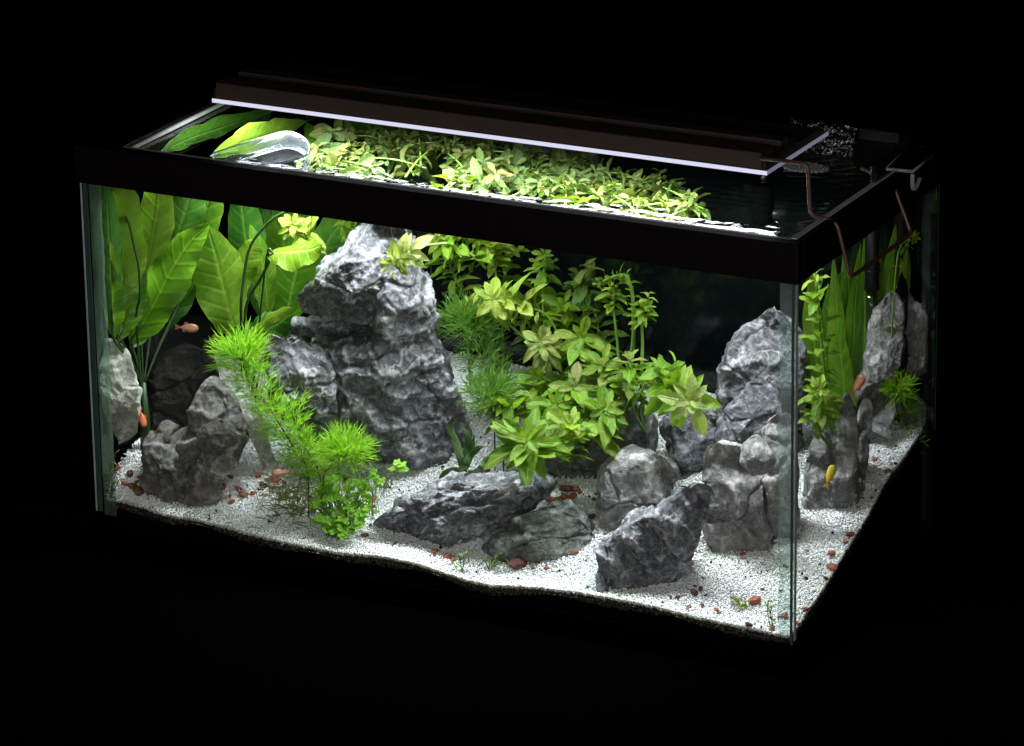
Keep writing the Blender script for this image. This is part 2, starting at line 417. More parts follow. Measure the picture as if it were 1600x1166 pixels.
so = link('soil', bed_mesh(-.0085), mat=M_soil); tag(so, 'dark soil under the white gravel behind the glass', kind='structure')
gb = link('gravel_bed', bed_mesh(-.0015, bottom=-.0), mat=M_bed)
# the gravel sheet hugs the soil: thin layer that follows the surface
me = gb.data; n_top = 240*110
co_ = np.empty(len(me.vertices)*3, np.float32); me.vertices.foreach_get('co', co_); co_ = co_.reshape(-1, 3)
co_[n_top:, 2] = floor_np(co_[n_top:, 0], co_[n_top:, 1])-.0075
me.vertices.foreach_set('co', co_.ravel()); me.update()
tag(gb, 'bank of white gravel rising towards the back', kind='structure')

def grains_mesh(P, R, tone, seed=1):
    g = np.random.default_rng(seed); n = len(P)
    cube = np.array([(x, y, z) for x in (-1, 1) for y in (-1, 1) for z in (-1, 1)], float)/1.5
    fc = np.array([(0, 1, 3, 2), (4, 6, 7, 5), (0, 4, 5, 1), (2, 3, 7, 6), (0, 2, 6, 4), (1, 5, 7, 3)])
    q = g.normal(size=(n, 4)); q /= np.linalg.norm(q, axis=1)[:, None]; a, b, c, d = q.T
    Rm = np.stack([1-2*(c*c+d*d), 2*(b*c-a*d), 2*(b*d+a*c), 2*(b*c+a*d), 1-2*(b*b+d*d), 2*(c*d-a*b), 2*(b*d-a*c), 2*(c*d+a*b), 1-2*(b*b+c*c)], 1).reshape(n, 3, 3)
    loc = cube[None]*g.uniform(.55, 1.25, (n, 8, 3))*g.uniform(.7, 1.3, (n, 1, 3))*R[:, None, None]
    v = np.einsum('nij,nkj->nki', Rm, loc) + P[:, None, :]
    f = (fc[None] + (np.arange(n)*8)[:, None, None]).reshape(-1, 4)
    m = pydata('grains', v.reshape(-1, 3), f, smooth=False)
    ca = m.color_attributes.new('tone', 'FLOAT_COLOR', 'POINT')
    t4 = np.ones((n, 8, 4), np.float32); t4[:, :, :3] = tone[:, None, :]
    ca.data.foreach_set('color', t4.ravel())
    return m
N = 80000
gx = RNG.uniform(G+.002, W-G-.002, N); gy = RNG.uniform(G+.002, D-G-.004, N)
gy = np.where(RNG.random(N) < .35, G+.002+(gy-G-.002)*.45, gy)
R_ = RNG.uniform(.00075, .0013, N)*np.where(RNG.random(N) < .08, 1.25, 1)
gz = floor_np(gx, gy)+RNG.uniform(-.001, .0012, N)
l = RNG.uniform(.84, .94, N); tone = np.stack([l*RNG.uniform(.94, .98, N), l*.985, l*RNG.uniform(.98, 1.04, N)], 1)
dk = RNG.random(N); tone[dk < .010] *= .4; tone[dk < .003] *= .2
wv = (dk > .95); tone[wv] *= np.array([.95, .92, .82])
gr = link('white_gravel', grains_mesh(np.stack([gx, gy, gz], 1), R_, tone), mat=M_gravel)
tag(gr, 'white crushed gravel covering the bottom of the tank', 'gravel', kind='stuff')
# grimy grains pressed against the glass below the gravel line
n2 = 9500; s_ = RNG.random(n2)
ex = np.where(s_ < .7, RNG.uniform(G+.002, W-G-.002, n2), W-G-.0022); ey = np.where(s_ < .7, G+.0022, RNG.uniform(G+.002, D-.02, n2))
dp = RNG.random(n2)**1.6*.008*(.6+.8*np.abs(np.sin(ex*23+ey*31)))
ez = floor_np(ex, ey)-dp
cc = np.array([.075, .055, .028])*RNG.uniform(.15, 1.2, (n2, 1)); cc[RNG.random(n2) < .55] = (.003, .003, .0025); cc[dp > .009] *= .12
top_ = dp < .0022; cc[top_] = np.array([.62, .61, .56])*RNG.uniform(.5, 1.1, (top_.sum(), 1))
ed = link('gravel_edge', grains_mesh(np.stack([ex, ey, ez], 1), RNG.uniform(.0008, .0019, n2), cc, 3), mat=M_gravel)
tag(ed, 'grimy brown gravel pressed against the glass along the lower edge', 'gravel', kind='stuff')
n3 = 200
bx_ = RNG.uniform(.02, W-.02, n3); by_ = RNG.uniform(.012, .3, n3)**1.15
gm = link('black_grit', grains_mesh(np.stack([bx_, by_, floor_np(bx_, by_)+.0012], 1), RNG.uniform(.0009, .0022, n3), np.full((n3, 3), .02), 5), mat=M_blackbit)
tag(gm, 'scattered specks of black grit on the white gravel', 'grit', kind='stuff')

# water surface with ripples that run out from the filter outfall
nx, ny = 320, 150
xs = np.linspace(G, W-G, nx); ys = np.linspace(G, D-G, ny); X, Y = np.meshgrid(xs, ys)
src = np.array([.66, .315]); dd = np.hypot(X-src[0], (Y-src[1])*1.2)
p3 = np.stack([X.ravel()*38, Y.ravel()*55, np.zeros(X.size)], 1)
rip = .0008*np.exp(-dd/.12)*np.sin(dd*330+3*perlin(p3*.3, 4).reshape(X.shape)) + .0014*np.exp(-dd/.2)*fbm(p3*1.6, 3, 9).reshape(X.shape) + .0006*perlin(p3*.33, 2).reshape(X.shape)
edge = np.minimum(np.minimum(X-G, W-G-X), np.minimum(Y-G, D-G-Y)); men = .0022*np.exp(-edge/.0028)
Z = ZW+rip+men
i = np.arange(nx*ny).reshape(ny, nx)
wt = link('water', pydata('water', np.stack([X.ravel(), Y.ravel(), Z.ravel()], 1), np.stack([i[:-1, :-1].ravel(), i[:-1, 1:].ravel(), i[1:, 1:].ravel(), i[1:, :-1].ravel()], 1)), mat=M_water)
tag(wt, 'clear rippled water surface inside the tank rim', kind='structure')

# ------------------------------------------------------------------ the tank
tank = thing('aquarium_tank', 'rectangular glass aquarium with dark brown plastic top frame', 'aquarium', (W/2, D/2, -.035))
ZB = -.03
box('front_pane', (0, 0, ZB), (W, G, ZF+.03), M_glass, tank)
box('left_pane', (0, G+.0005, ZB), (G, D-G-.0005, ZF+.03), M_glassw, tank)
box('right_pane', (W-G, G+.0005, ZB), (W, D-G-.0005, ZF+.03), M_glass, tank)
box('back_pane', (0, D-G, ZB), (W, D, ZF+.03), M_backing, tank)
box('bottom_pane', (.0005, .0005, ZB-.005), (W-.0005, D-.0005, ZB-.0003), M_black, tank)
# bright sawn edges of the panes and the silicone in the corners
box('pane_edge', (W+.0003, .0006, .0), (W+.0008, G-.0006, ZF), M_edge, tank)
box('pane_edge', (W-.0032, -.0009, -.004), (W-.0006, -.0003, ZF), M_edge_dark, tank)
box('pane_edge', (.0004, -.0009, .006), (.0022, -.0003, ZF), M_edge, tank)
box('pane_edge', (.0036, -.0009, .006), (.0088, -.0003, ZF), M_edge_dark, tank)
box('pane_edge', (W+.0003, D-.003, .10), (W+.0007, D-.0018, ZF), M_edge_dark, tank)
def bead(name, x0, x1, y0, y1, mat, n=40):
    zs = np.linspace(.0, ZF, n); v = []
    for k, z in enumerate(zs):
        j = .0006*math.sin(z*90+x0*50)+.0004*math.sin(z*231)
        v += [(x0, y0, z), (x1+j, y0, z), ((x0+x1)/2+j, (y0+y1)/2, z), (x0, y1+j, z)]
    f = []
    for k in range(n-1):
        for a in range(4):
            b = (a+1) % 4; f.append((k*4+a, k*4+b, k*4+4+b, k*4+4+a))
    return link(name, pydata(name, [Vector(p)-tank.location for p in v], f, smooth=False), tank, mat)
bead('silicone_seam', W-G-.0003, W-G-.013, G+.0003, G+.010, M_sil)
bead('silicone_seam', G+.0003, G+.015, G+.0003, G+.012, M_silg)
bead('silicone_seam', G+.0003, G+.012, D-G-.0003, D-G-.012, M_silg)
bead('silicone_seam', W-G-.0003, W-G-.010, D-G-.0003, D-G-.010, M_sil)
# top frame: four rails with a paler lip on the inside
O = .004
tf = link('top_frame', box_mesh('front_rail', Vector((-O, -O, ZF))-tank.location, Vector((W+O, G+.005, ZT))-tank.location, .0016), tank, M_frame)
for lo, hi in (((-O, G+.0053, ZF), (.045, D+O, ZT)), ((W-G-.005, G+.0053, ZF), (W+O, D+O, ZT)), ((.0453, D-G-.006, ZF), (W-G-.0053, D+O, ZT))):
    o = link('rail', box_mesh('rail', Vector(lo)-tank.location, Vector(hi)-tank.location, .0014), tank, M_frame)
box('rail_lip', (.046, G+.0053, ZT-.006), (W-G-.0055, G+.0105, ZT-.0006), M_lip, tank, .0006).parent = tf
box('rail_lip', (W-G-.0042, G+.006, ZT+.0002), (W-G+.0018, D*.72, ZT+.0012), M_lip, tank, .0004)
box('rail_lip', (.0455, G+.009, ZT-.0075), (.049, D-G-.007, ZT-.0035), M_lip, tank, .0006)
box('bottom_trim', (-O, -O, -.0352), (W+O, -.0005, -.012), M_trim, tank, .001)
box('bottom_trim', (W+.0012, -.0003, -.0352), (W+O+.0012, D+O, -.012), M_trim, tank, .001)

# ------------------------------------------------------------------ the lamp on its wire legs
LT = .4585
lamp = thing('aquarium_lamp', 'long brown metal LED lamp bridging the tank on wire legs', 'lamp', ((LX0+LX1)/2, (LY0+LY1)/2, ZT))
def extrude_x(name, prof, x0, x1, mat, parent):
    n = len(prof); v = [Vector((x0, y, z))-parent.location for y, z in prof] + [Vector((x1, y, z))-parent.location for y, z in prof]
    f = [(k, (k+1) % n, n+(k+1) % n, n+k) for k in range(n)] + [tuple(range(n))[::-1], tuple(range(n, 2*n))]
    m = pydata(name, v, f, smooth=False)
    bm = bmesh.new(); bm.from_mesh(m); bmesh.ops.recalc_face_normals(bm, faces=bm.faces); bm.to_mesh(m); bm.free()
    return link(name, m, parent, mat)
y0, y1 = LY0, LY1
prof = [(y0+.001, LZ+.0045), (y0, LZ+.006), (y0+.0008, LT-.0006), (y0+.0016, LT)]
yy = y0+.0016
prof += [(y0+.026, LT+.0004), (y0+.027, LT-.005), (y0+.045, LT-.005), (y0+.046, LT+.0002), (y0+.062, LT+.0002), (y0+.063, LT-.006), (y0+.080, LT-.006), (y0+.081, LZ+.008), (y1-.001, LZ+.007), (y1, LZ+.006), (y1-.001, LZ+.0045)]
extrude_x('housing', prof, LX0+.004, LX1-.0006, M_lamp, lamp)
hs = bpy.data.objects['housing']
box('end_cap', (LX1-.0003, y0+.0015, LZ+.0048), (LX1+.003, y0+.079, LT-.0065), M_lampd, lamp, .0006).parent = hs
box('end_cap', (LX0+.0004, y0+.0015, LZ+.0048), (LX0+.0037, y0+.079, LT-.0065), M_lampd, lamp, .0006).parent = hs
df = box('diffuser', (LX0+.001, y0-.001, LZ), (LX1+.005, y1, LZ+.0042), M_diff, lamp, .0004)
for lo, hi in (((LX0, y0-.002, LZ+.0002), (LX1+.006, y0-.0011, LZ+.0042)), ((LX1+.0051, y0-.001, LZ+.0002), (LX1+.006, y1+.001, LZ+.0042))):
    e = link('diffuser_edge', box_mesh('diffuser_edge', Vector(lo)-lamp.location, Vector(hi)-lamp.location), lamp, M_diffe if lo[0] == LX0 else M_diffd); e.parent = df
def leg(pts):
    P = [p for p in pts]; out = []
    for k, p in enumerate(P):          # rounded corners
        if 0 < k < len(P)-1:
            a = (P[k-1]-p); b = (P[k+1]-p); r = min(.007, a.length*.45, b.length*.45)
            q0 = p+a.normalized()*r; q1 = p+b.normalized()*r
            for s in range(6):
                t_ = s/5; out.append(q0*(1-t_)**2+p*2*t_*(1-t_)+q1*t_*t_)
        else: out.append(p)
    return tube('wire_leg', out, .0021, M_wire, lamp, 10)
A1 = [aty(*q, .085) for q in ((1188, 247), (1262, 256), (1266, 336), (1307, 347))]
a_last = aty(1329, 434, .085)
B1 = [aty(*q, .238) for q in ((1345, 262), (1372, 275), (1395, 287))]
b_last = atx(1408, 368, a_last.x)
b_last.y = .238; b_last.z = a_last.z
leg(A1+[a_last, b_last]+B1[::-1])

# ------------------------------------------------------------------ rocks
def lobe_mesh(outline, pc, T, res, pw=1.0, seed=0, lean=0.0):
    """A closed stone body: traced outline on its own upright plane, rounded to the real thickness T on both sides."""
    P = [atp(px, py, pc) for px, py in outline]
    A = np.array([[(p-pc).dot(_r), p.z-pc.z] for p in P])
    # smooth closed resample
    n = len(A); pts = []
    for k in range(n):
        a, b, c, d = A[k-1], A[k], A[(k+1) % n], A[(k+2) % n]
        for t_ in np.linspace(0, 1, 12, endpoint=False):
            pts.append(.5*(2*b+(c-a)*t_*.8+(2*a-5*b+4*c-d)*t_*t_*.8+(3*b-a-3*c+d)*t_**3*.8 + 0.2*(2*b+(2*c-2*b)*t_-2*b*0)-.2*2*b*0) if False else b+(c-b)*t_)
    A = np.array(pts)
    cx = (A.min(0)+A.max(0))/2
    seg = np.linalg.norm(np.roll(A, -1, 0)-A, axis=1)
    mid = (np.roll(A, -1, 0)+A)/2; cx = (mid*seg[:, None]).sum(0)/seg.sum()
    per = seg.sum(); nt = int(max(40, per/res))
    ang = np.arctan2(A[:, 1]-cx[1], A[:, 0]-cx[0]); rad = np.hypot(A[:, 0]-cx[0], A[:, 1]-cx[1])
    o = np.argsort(ang); ang, rad = ang[o], rad[o]
    th = np.linspace(-PI, PI, nt, endpoint=False)
    Rr = np.interp(th, np.concatenate([ang-2*PI, ang, ang+2*PI]), np.tile(rad, 3))
    k5 = np.array([1, 2, 3, 2, 1.]); k5 /= k5.sum()
    Rr = np.convolve(np.concatenate([Rr[-2:], Rr, Rr[:2]]), k5, 'valid')
    nf = int(max(24, PI*(Rr.mean()+T)*.5/res*1.5))
    ph = np.linspace(0, PI, nf+1)
    ph = ph + .0*np.sin(2*ph)
    s = np.abs(np.sin(ph))**pw; c = np.sign(np.cos(ph))*np.abs(np.cos(ph))**pw
    TH, S = np.meshgrid(th, s[1:-1]); RR = np.tile(Rr, (nf-1, 1)); CC = np.tile(c[1:-1][:, None], (1, nt))
    a = cx[0]+RR*S*np.cos(TH); b = cx[1]+RR*S*np.sin(TH); dep = -T*CC + lean*(b-cx[1])
    # break the round body into broad flat faces: cut it with tilted planes
    g_ = np.random.default_rng(seed*13+5); Rm = Rr.mean()
    qa, qb, qd = (a-cx[0])/Rm, (b-cx[1])/Rm, dep/T
    for _ in range(26):
        nv = g_.normal(size=3)*np.array([.75, .75, 1]); nv /= np.linalg.norm(nv)
        if abs(nv[2]) < .5: continue
        o_ = g_.uniform(.60, .86)*math.sqrt((nv[2])**2+1.25*(nv[0]**2+nv[1]**2))
        ex_ = np.maximum(0, qa*nv[0]+qb*nv[1]+qd*nv[2]-o_)
        qd = qd-ex_*.92/nv[2]
    dep = qd*T
    a = np.concatenate([a.ravel(), [cx[0], cx[0]]]); b = np.concatenate([b.ravel(), [cx[1], cx[1]]]); dep = np.concatenate([dep.ravel(), [dep[0].mean(), dep[-1].mean()]])
    R3 = np.array(_r); N3 = np.array(NH)
    v = np.array(pc)[None]+a[:, None]*R3+dep[:, None]*N3; v[:, 2] = pc.z+b
    i = np.arange((nf-1)*nt).reshape(nf-1, nt); j = np.roll(i, -1, 1)
    f = np.stack([i[:-1].ravel(), j[:-1].ravel(), j[1:].ravel(), i[1:].ravel()], 1)
    p0, p1 = (nf-1)*nt, (nf-1)*nt+1
    f0 = np.stack([np.full(nt, p0), j[0], i[0], i[0]], 1); f1 = np.stack([np.full(nt, p1), i[-1], j[-1], j[-1]], 1)
    return v, f, f0[:, :3], f1[:, :3]

def mesh_normals(v, f):
    n = np.zeros_like(v)
    a, b, c = v[f[:, 0]], v[f[:, 1]], v[f[:, 2]]
    fn = np.cross(b-a, c-a)
    for k in range(f.shape[1]): np.add.at(n, f[:, k], fn)
    return n/(np.linalg.norm(n, axis=1)[:, None]+1e-12)

def rock(name, label, lobes, mat, base, T, seed=1, amp=1.0, res=.00145, strata=None, group='stones set in the gravel', scallop=.7, dz=0, free=True, ff=1.0):
    """lobes: list of (outline, T, push) ; base: pixel where its foot meets the gravel."""
    foot = atf(*base) if len(base) == 2 else Vector(base)
    V, Fq, Ft, RG, off = [], [], [], [], 0
    for k, lb in enumerate(lobes):
        out, Tk, push = lb[:3]; pw = lb[3] if len(lb) > 3 else .85
        if len(base) == 2: out = [(x_, y_+26 if y_ > base[1]-14 else y_) for x_, y_ in out]      # the foot is sunk in the gravel
        pc = foot+NH*(T*.75+push)
        v, f, f0, f1 = lobe_mesh(out, pc, Tk, res, pw, seed+k)
        nrm = mesh_normals(v, np.concatenate([f, np.concatenate([f0, f0[:, 2:]], 1), np.concatenate([f1, f1[:, 2:]], 1)]))
        if (nrm*(v-v.mean(0))).sum() < 0: nrm = -nrm
        q = v.copy()
        if strata is not None:
            ax = np.array(strata[0], float); ax /= np.linalg.norm(ax); st = strata[1]
            q = q+ax[None]*((q@ax)*(st-1))[:, None]      # squeeze the pattern across the bedding
        qw = q
        wv = np.stack([fbm(q*26, 3, seed+50), fbm(q*26+7, 3, seed+60), fbm(q*26+13, 3, seed+70)], 1)*.009
        c1, c2 = worley((q+wv)*13+1, seed+9)
        lo = fbm(q*12, 2, seed+30); hi = fbm(q*210, 3, seed+40, .6)
        crack = np.clip((c2-c1)/.05, 0, 1); crack = 1-crack*crack*(3-2*crack)
        fa = facets((q+wv*.25)*17*ff+2, seed+3); fb = facets((q+wv*.35)*46*ff, seed+6); sc_ = facets((q+wv*.5)*46+5, seed+12, .6, True); sd_ = facets((q+wv*.4)*120+5, seed+13, .6, True)
        h = .0070*lo + .0120*(fa+.1) + .0030*(fb+.1) + scallop*(.0105*(sc_-.18)+.0034*(sd_-.18)) + .0009*hi - .0040*crack
        k_ = min(1.0, max(.4, min(Tk, .5*np.ptp(v[:, 2]))/.034)); h = h*k_
        v = v+nrm*(h*amp)[:, None]
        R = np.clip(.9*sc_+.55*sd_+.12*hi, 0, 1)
        V.append(v); Fq.append(f+off); Ft += [f0+off, f1+off]; RG.append(R); off += len(v)
    V = np.concatenate(V); V[:, 2] += dz
    vis = V[:, 2] > floor_np(V[:, 0], np.clip(V[:, 1], 0, D))
    my = V[vis, 1].min()
    if free and my < .013: V += np.array(FW)[None]*((.013-my)/FW.y)      # stands clear of the front glass
    mx = V[vis, 0].max()
    if free and mx > W-.012: V += np.array(FW)[None]*((W-.012-mx)/FW.x)  # and of the end pane
    V[:, 0] = np.clip(V[:, 0], G+.001, W-G-.001); V[:, 1] = np.clip(V[:, 1], G+.001, D-G-.002); V[:, 2] = np.maximum(V[:, 2], -.025)
    faces = np.concatenate(Fq); tri = np.concatenate(Ft)
    org = np.array([V[:, 0].mean(), V[:, 1].mean(), foot.z])
    fl = [tuple(x) for x in tri.tolist()]
    m = bpy.data.meshes.new(name)
    vv = (V-org).astype(np.float32)
    nq, nt_ = len(faces), len(tri)
    m.vertices.add(len(vv)); m.vertices.foreach_set('co', vv.ravel())
    m.loops.add(nq*4+nt_*3); m.loops.foreach_set('vertex_index', np.concatenate([faces.ravel(), tri.ravel()]).astype(np.int32))
    m.polygons.add(nq+nt_)
    m.polygons.foreach_set('loop_start', np.concatenate([np.arange(nq)*4, nq*4+np.arange(nt_)*3]).astype(np.int32))
    m.polygons.foreach_set('loop_total', np.concatenate([np.full(nq, 4), np.full(nt_, 3)]).astype(np.int32))
    m.update(calc_edges=True); m.polygons.foreach_set('use_smooth', np.ones(nq+nt_, bool))
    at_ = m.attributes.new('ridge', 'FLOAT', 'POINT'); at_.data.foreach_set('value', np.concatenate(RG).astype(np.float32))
    m.validate()
    o = link(name, m, None, mat); o.location = org
    return tag(o, label, 'rock', group)
def zt(ox, oy, s, pts): return [(ox+x/s, oy+y/s) for x, y in pts]
S4 = 3.8875
Z2 = lambda p: zt(100, 520, S4, p)
Z3 = lambda p: zt(400, 340, S4, p)
Z6 = lambda p: zt(700, 620, S4, p)
Z7 = lambda p: zt(980, 460, 3.8867, p)
Z8 = lambda p: zt(930, 720, 3.886, p)
ZR = lambda p: zt(1220, 580, 2.711, p)
ZU = lambda p: zt(1220, 300, 3.643, p)

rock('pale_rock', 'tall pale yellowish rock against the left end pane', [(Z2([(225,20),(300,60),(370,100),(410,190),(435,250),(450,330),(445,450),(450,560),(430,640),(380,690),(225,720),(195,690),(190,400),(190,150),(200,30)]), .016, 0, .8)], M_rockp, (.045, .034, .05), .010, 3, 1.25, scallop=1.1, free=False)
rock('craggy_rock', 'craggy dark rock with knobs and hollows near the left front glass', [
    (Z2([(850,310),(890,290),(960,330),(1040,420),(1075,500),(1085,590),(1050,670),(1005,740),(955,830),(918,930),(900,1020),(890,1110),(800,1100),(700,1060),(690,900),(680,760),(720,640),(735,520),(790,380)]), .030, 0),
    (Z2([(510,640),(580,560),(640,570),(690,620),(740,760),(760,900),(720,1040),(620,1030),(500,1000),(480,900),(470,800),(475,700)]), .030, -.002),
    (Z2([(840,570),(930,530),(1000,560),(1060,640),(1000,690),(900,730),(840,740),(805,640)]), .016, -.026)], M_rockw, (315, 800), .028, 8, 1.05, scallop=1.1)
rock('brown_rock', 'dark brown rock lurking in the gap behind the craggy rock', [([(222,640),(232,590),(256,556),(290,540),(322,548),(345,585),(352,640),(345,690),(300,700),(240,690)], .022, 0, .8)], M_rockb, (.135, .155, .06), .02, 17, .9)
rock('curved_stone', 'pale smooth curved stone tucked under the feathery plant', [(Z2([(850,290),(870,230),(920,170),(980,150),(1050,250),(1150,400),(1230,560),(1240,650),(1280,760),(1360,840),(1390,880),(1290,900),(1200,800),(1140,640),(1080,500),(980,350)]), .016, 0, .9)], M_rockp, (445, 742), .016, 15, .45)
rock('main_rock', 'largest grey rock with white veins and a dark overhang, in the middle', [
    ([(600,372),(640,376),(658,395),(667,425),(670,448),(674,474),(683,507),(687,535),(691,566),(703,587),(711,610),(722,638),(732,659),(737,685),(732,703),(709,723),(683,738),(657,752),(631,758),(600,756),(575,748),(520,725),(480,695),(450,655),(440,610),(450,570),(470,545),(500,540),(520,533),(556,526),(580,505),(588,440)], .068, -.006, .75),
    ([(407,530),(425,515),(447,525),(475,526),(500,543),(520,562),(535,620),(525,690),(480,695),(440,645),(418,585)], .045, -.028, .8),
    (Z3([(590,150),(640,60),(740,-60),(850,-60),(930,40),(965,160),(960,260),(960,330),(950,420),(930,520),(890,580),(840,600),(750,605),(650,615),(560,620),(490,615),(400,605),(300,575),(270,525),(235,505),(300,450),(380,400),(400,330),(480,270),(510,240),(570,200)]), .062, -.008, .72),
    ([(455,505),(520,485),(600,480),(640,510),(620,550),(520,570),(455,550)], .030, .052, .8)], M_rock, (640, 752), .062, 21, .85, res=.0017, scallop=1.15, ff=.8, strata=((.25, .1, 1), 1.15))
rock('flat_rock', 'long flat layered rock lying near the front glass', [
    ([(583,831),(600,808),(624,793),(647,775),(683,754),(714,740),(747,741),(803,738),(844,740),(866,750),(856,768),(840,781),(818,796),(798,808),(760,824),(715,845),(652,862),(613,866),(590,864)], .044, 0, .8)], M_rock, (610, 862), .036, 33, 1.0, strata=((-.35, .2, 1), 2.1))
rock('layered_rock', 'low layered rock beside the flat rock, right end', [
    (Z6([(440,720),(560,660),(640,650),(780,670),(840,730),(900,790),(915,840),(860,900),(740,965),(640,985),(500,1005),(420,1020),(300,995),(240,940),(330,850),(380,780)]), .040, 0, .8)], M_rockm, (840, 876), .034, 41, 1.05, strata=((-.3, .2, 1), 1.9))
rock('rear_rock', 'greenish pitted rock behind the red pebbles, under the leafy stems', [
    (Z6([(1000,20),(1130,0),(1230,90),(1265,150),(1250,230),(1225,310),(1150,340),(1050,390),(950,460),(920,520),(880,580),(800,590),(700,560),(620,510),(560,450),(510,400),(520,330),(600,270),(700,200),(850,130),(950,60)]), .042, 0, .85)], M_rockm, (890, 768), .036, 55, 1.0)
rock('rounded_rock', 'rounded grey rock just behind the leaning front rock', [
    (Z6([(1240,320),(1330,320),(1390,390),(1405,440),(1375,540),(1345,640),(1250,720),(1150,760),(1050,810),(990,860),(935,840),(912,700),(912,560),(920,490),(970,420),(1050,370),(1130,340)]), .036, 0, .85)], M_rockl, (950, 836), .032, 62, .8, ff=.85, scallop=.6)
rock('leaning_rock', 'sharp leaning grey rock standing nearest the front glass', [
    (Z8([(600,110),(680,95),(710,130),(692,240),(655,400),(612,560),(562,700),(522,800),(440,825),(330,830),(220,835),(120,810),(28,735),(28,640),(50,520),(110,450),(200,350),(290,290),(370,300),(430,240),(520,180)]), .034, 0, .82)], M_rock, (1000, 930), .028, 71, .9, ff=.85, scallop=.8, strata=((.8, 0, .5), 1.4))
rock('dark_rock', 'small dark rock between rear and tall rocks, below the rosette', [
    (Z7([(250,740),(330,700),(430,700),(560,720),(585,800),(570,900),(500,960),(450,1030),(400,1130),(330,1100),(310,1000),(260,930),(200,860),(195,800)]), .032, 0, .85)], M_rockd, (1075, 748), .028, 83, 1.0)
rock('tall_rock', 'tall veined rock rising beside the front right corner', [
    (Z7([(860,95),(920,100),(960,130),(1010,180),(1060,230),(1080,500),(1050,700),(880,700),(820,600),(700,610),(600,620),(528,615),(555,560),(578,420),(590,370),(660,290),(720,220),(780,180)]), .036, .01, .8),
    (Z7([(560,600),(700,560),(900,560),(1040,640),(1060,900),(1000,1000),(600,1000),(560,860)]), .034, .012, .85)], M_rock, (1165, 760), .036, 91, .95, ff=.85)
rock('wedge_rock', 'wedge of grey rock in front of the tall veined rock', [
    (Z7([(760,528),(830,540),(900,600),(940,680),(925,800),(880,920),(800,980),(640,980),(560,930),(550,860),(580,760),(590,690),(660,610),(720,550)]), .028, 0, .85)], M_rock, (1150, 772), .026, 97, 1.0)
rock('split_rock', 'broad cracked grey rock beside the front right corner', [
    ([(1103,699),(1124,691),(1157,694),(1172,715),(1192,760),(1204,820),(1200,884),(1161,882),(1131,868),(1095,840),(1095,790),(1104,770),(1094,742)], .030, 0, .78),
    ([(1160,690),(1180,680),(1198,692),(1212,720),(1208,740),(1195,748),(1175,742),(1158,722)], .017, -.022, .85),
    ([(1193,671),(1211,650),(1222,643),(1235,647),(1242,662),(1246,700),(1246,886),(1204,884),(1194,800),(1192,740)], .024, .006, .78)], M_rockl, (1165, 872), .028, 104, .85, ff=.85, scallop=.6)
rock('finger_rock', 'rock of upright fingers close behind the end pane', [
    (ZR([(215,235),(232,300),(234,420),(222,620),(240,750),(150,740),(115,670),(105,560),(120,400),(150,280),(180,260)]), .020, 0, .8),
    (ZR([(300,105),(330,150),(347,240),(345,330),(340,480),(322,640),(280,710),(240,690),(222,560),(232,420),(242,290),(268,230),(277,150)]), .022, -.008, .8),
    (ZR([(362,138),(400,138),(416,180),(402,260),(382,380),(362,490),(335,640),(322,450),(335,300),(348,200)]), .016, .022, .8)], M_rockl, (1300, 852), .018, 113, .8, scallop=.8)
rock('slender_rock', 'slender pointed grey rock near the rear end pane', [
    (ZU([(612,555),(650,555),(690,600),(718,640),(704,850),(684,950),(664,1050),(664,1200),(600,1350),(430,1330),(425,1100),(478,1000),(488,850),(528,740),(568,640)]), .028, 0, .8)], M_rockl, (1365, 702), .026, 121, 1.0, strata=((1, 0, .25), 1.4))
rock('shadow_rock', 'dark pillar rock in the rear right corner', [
    (ZU([(760,460),(830,450),(852,520),(880,600),(890,900),(890,1250),(690,1300),(660,1100),(700,900),(720,600),(740,500)]), .020, 0, .8)], M_rockl, (1424, 668), .016, 133, 1.0, free=False)

# ------------------------------------------------------------------ leaves and plants
def leaf_unit(name, wd=.3, peak=.5, droop=.25, fold=.18, wave=.02, seed=0, nl=9, nw=4, tip=.0):
    """A leaf one unit long along +Y, upper side +Z, gently folded, drooping and wavy."""
    g = random.Random(seed); v, uv, f = [], [], []
    ph = g.uniform(0, 6)
    for i in range(nl+1):
        t_ = i/nl
        w_ = wd*.5*(math.sin(PI*t_**(math.log(.5)/math.log(peak)))**.68*(1-.12*t_)+.05*(1-t_))
        for j in range(-nw, nw+1):
            a = j/nw
            x = a*w_; z = -droop*t_*t_ + fold*abs(a)*w_*1.6 + wave*math.sin(t_*13+ph+a*1.5)*abs(a)
            v.append((x, t_*(1-.12*droop), z)); uv.append((.5+a*.5, t_))
    k = 2*nw+1
    for i in range(nl):
        for j in range(k-1): f.append((i*k+j, i*k+j+1, (i+1)*k+j+1, (i+1)*k+j))
    return pydata(name, v, f, True, uv)
LANCE = {}
def lance_set(mat):
    if mat.name not in LANCE:
        LANCE[mat.name] = []
        for k in range(9):
            m = leaf_unit('leaf', .36+.05*(k % 4), .54+.02*k, (.12, .3, .5, .8, .22, .4, -.12, .95, .6)[k], (.2, .3, .15, .45, .2, .1, .35, .3, .5)[k], (.018, .03, .05, .03, .06, .02, .04, .05, .03)[k], k)
            m.materials.append(mat); LANCE[mat.name].append(m)
    return LANCE[mat.name]
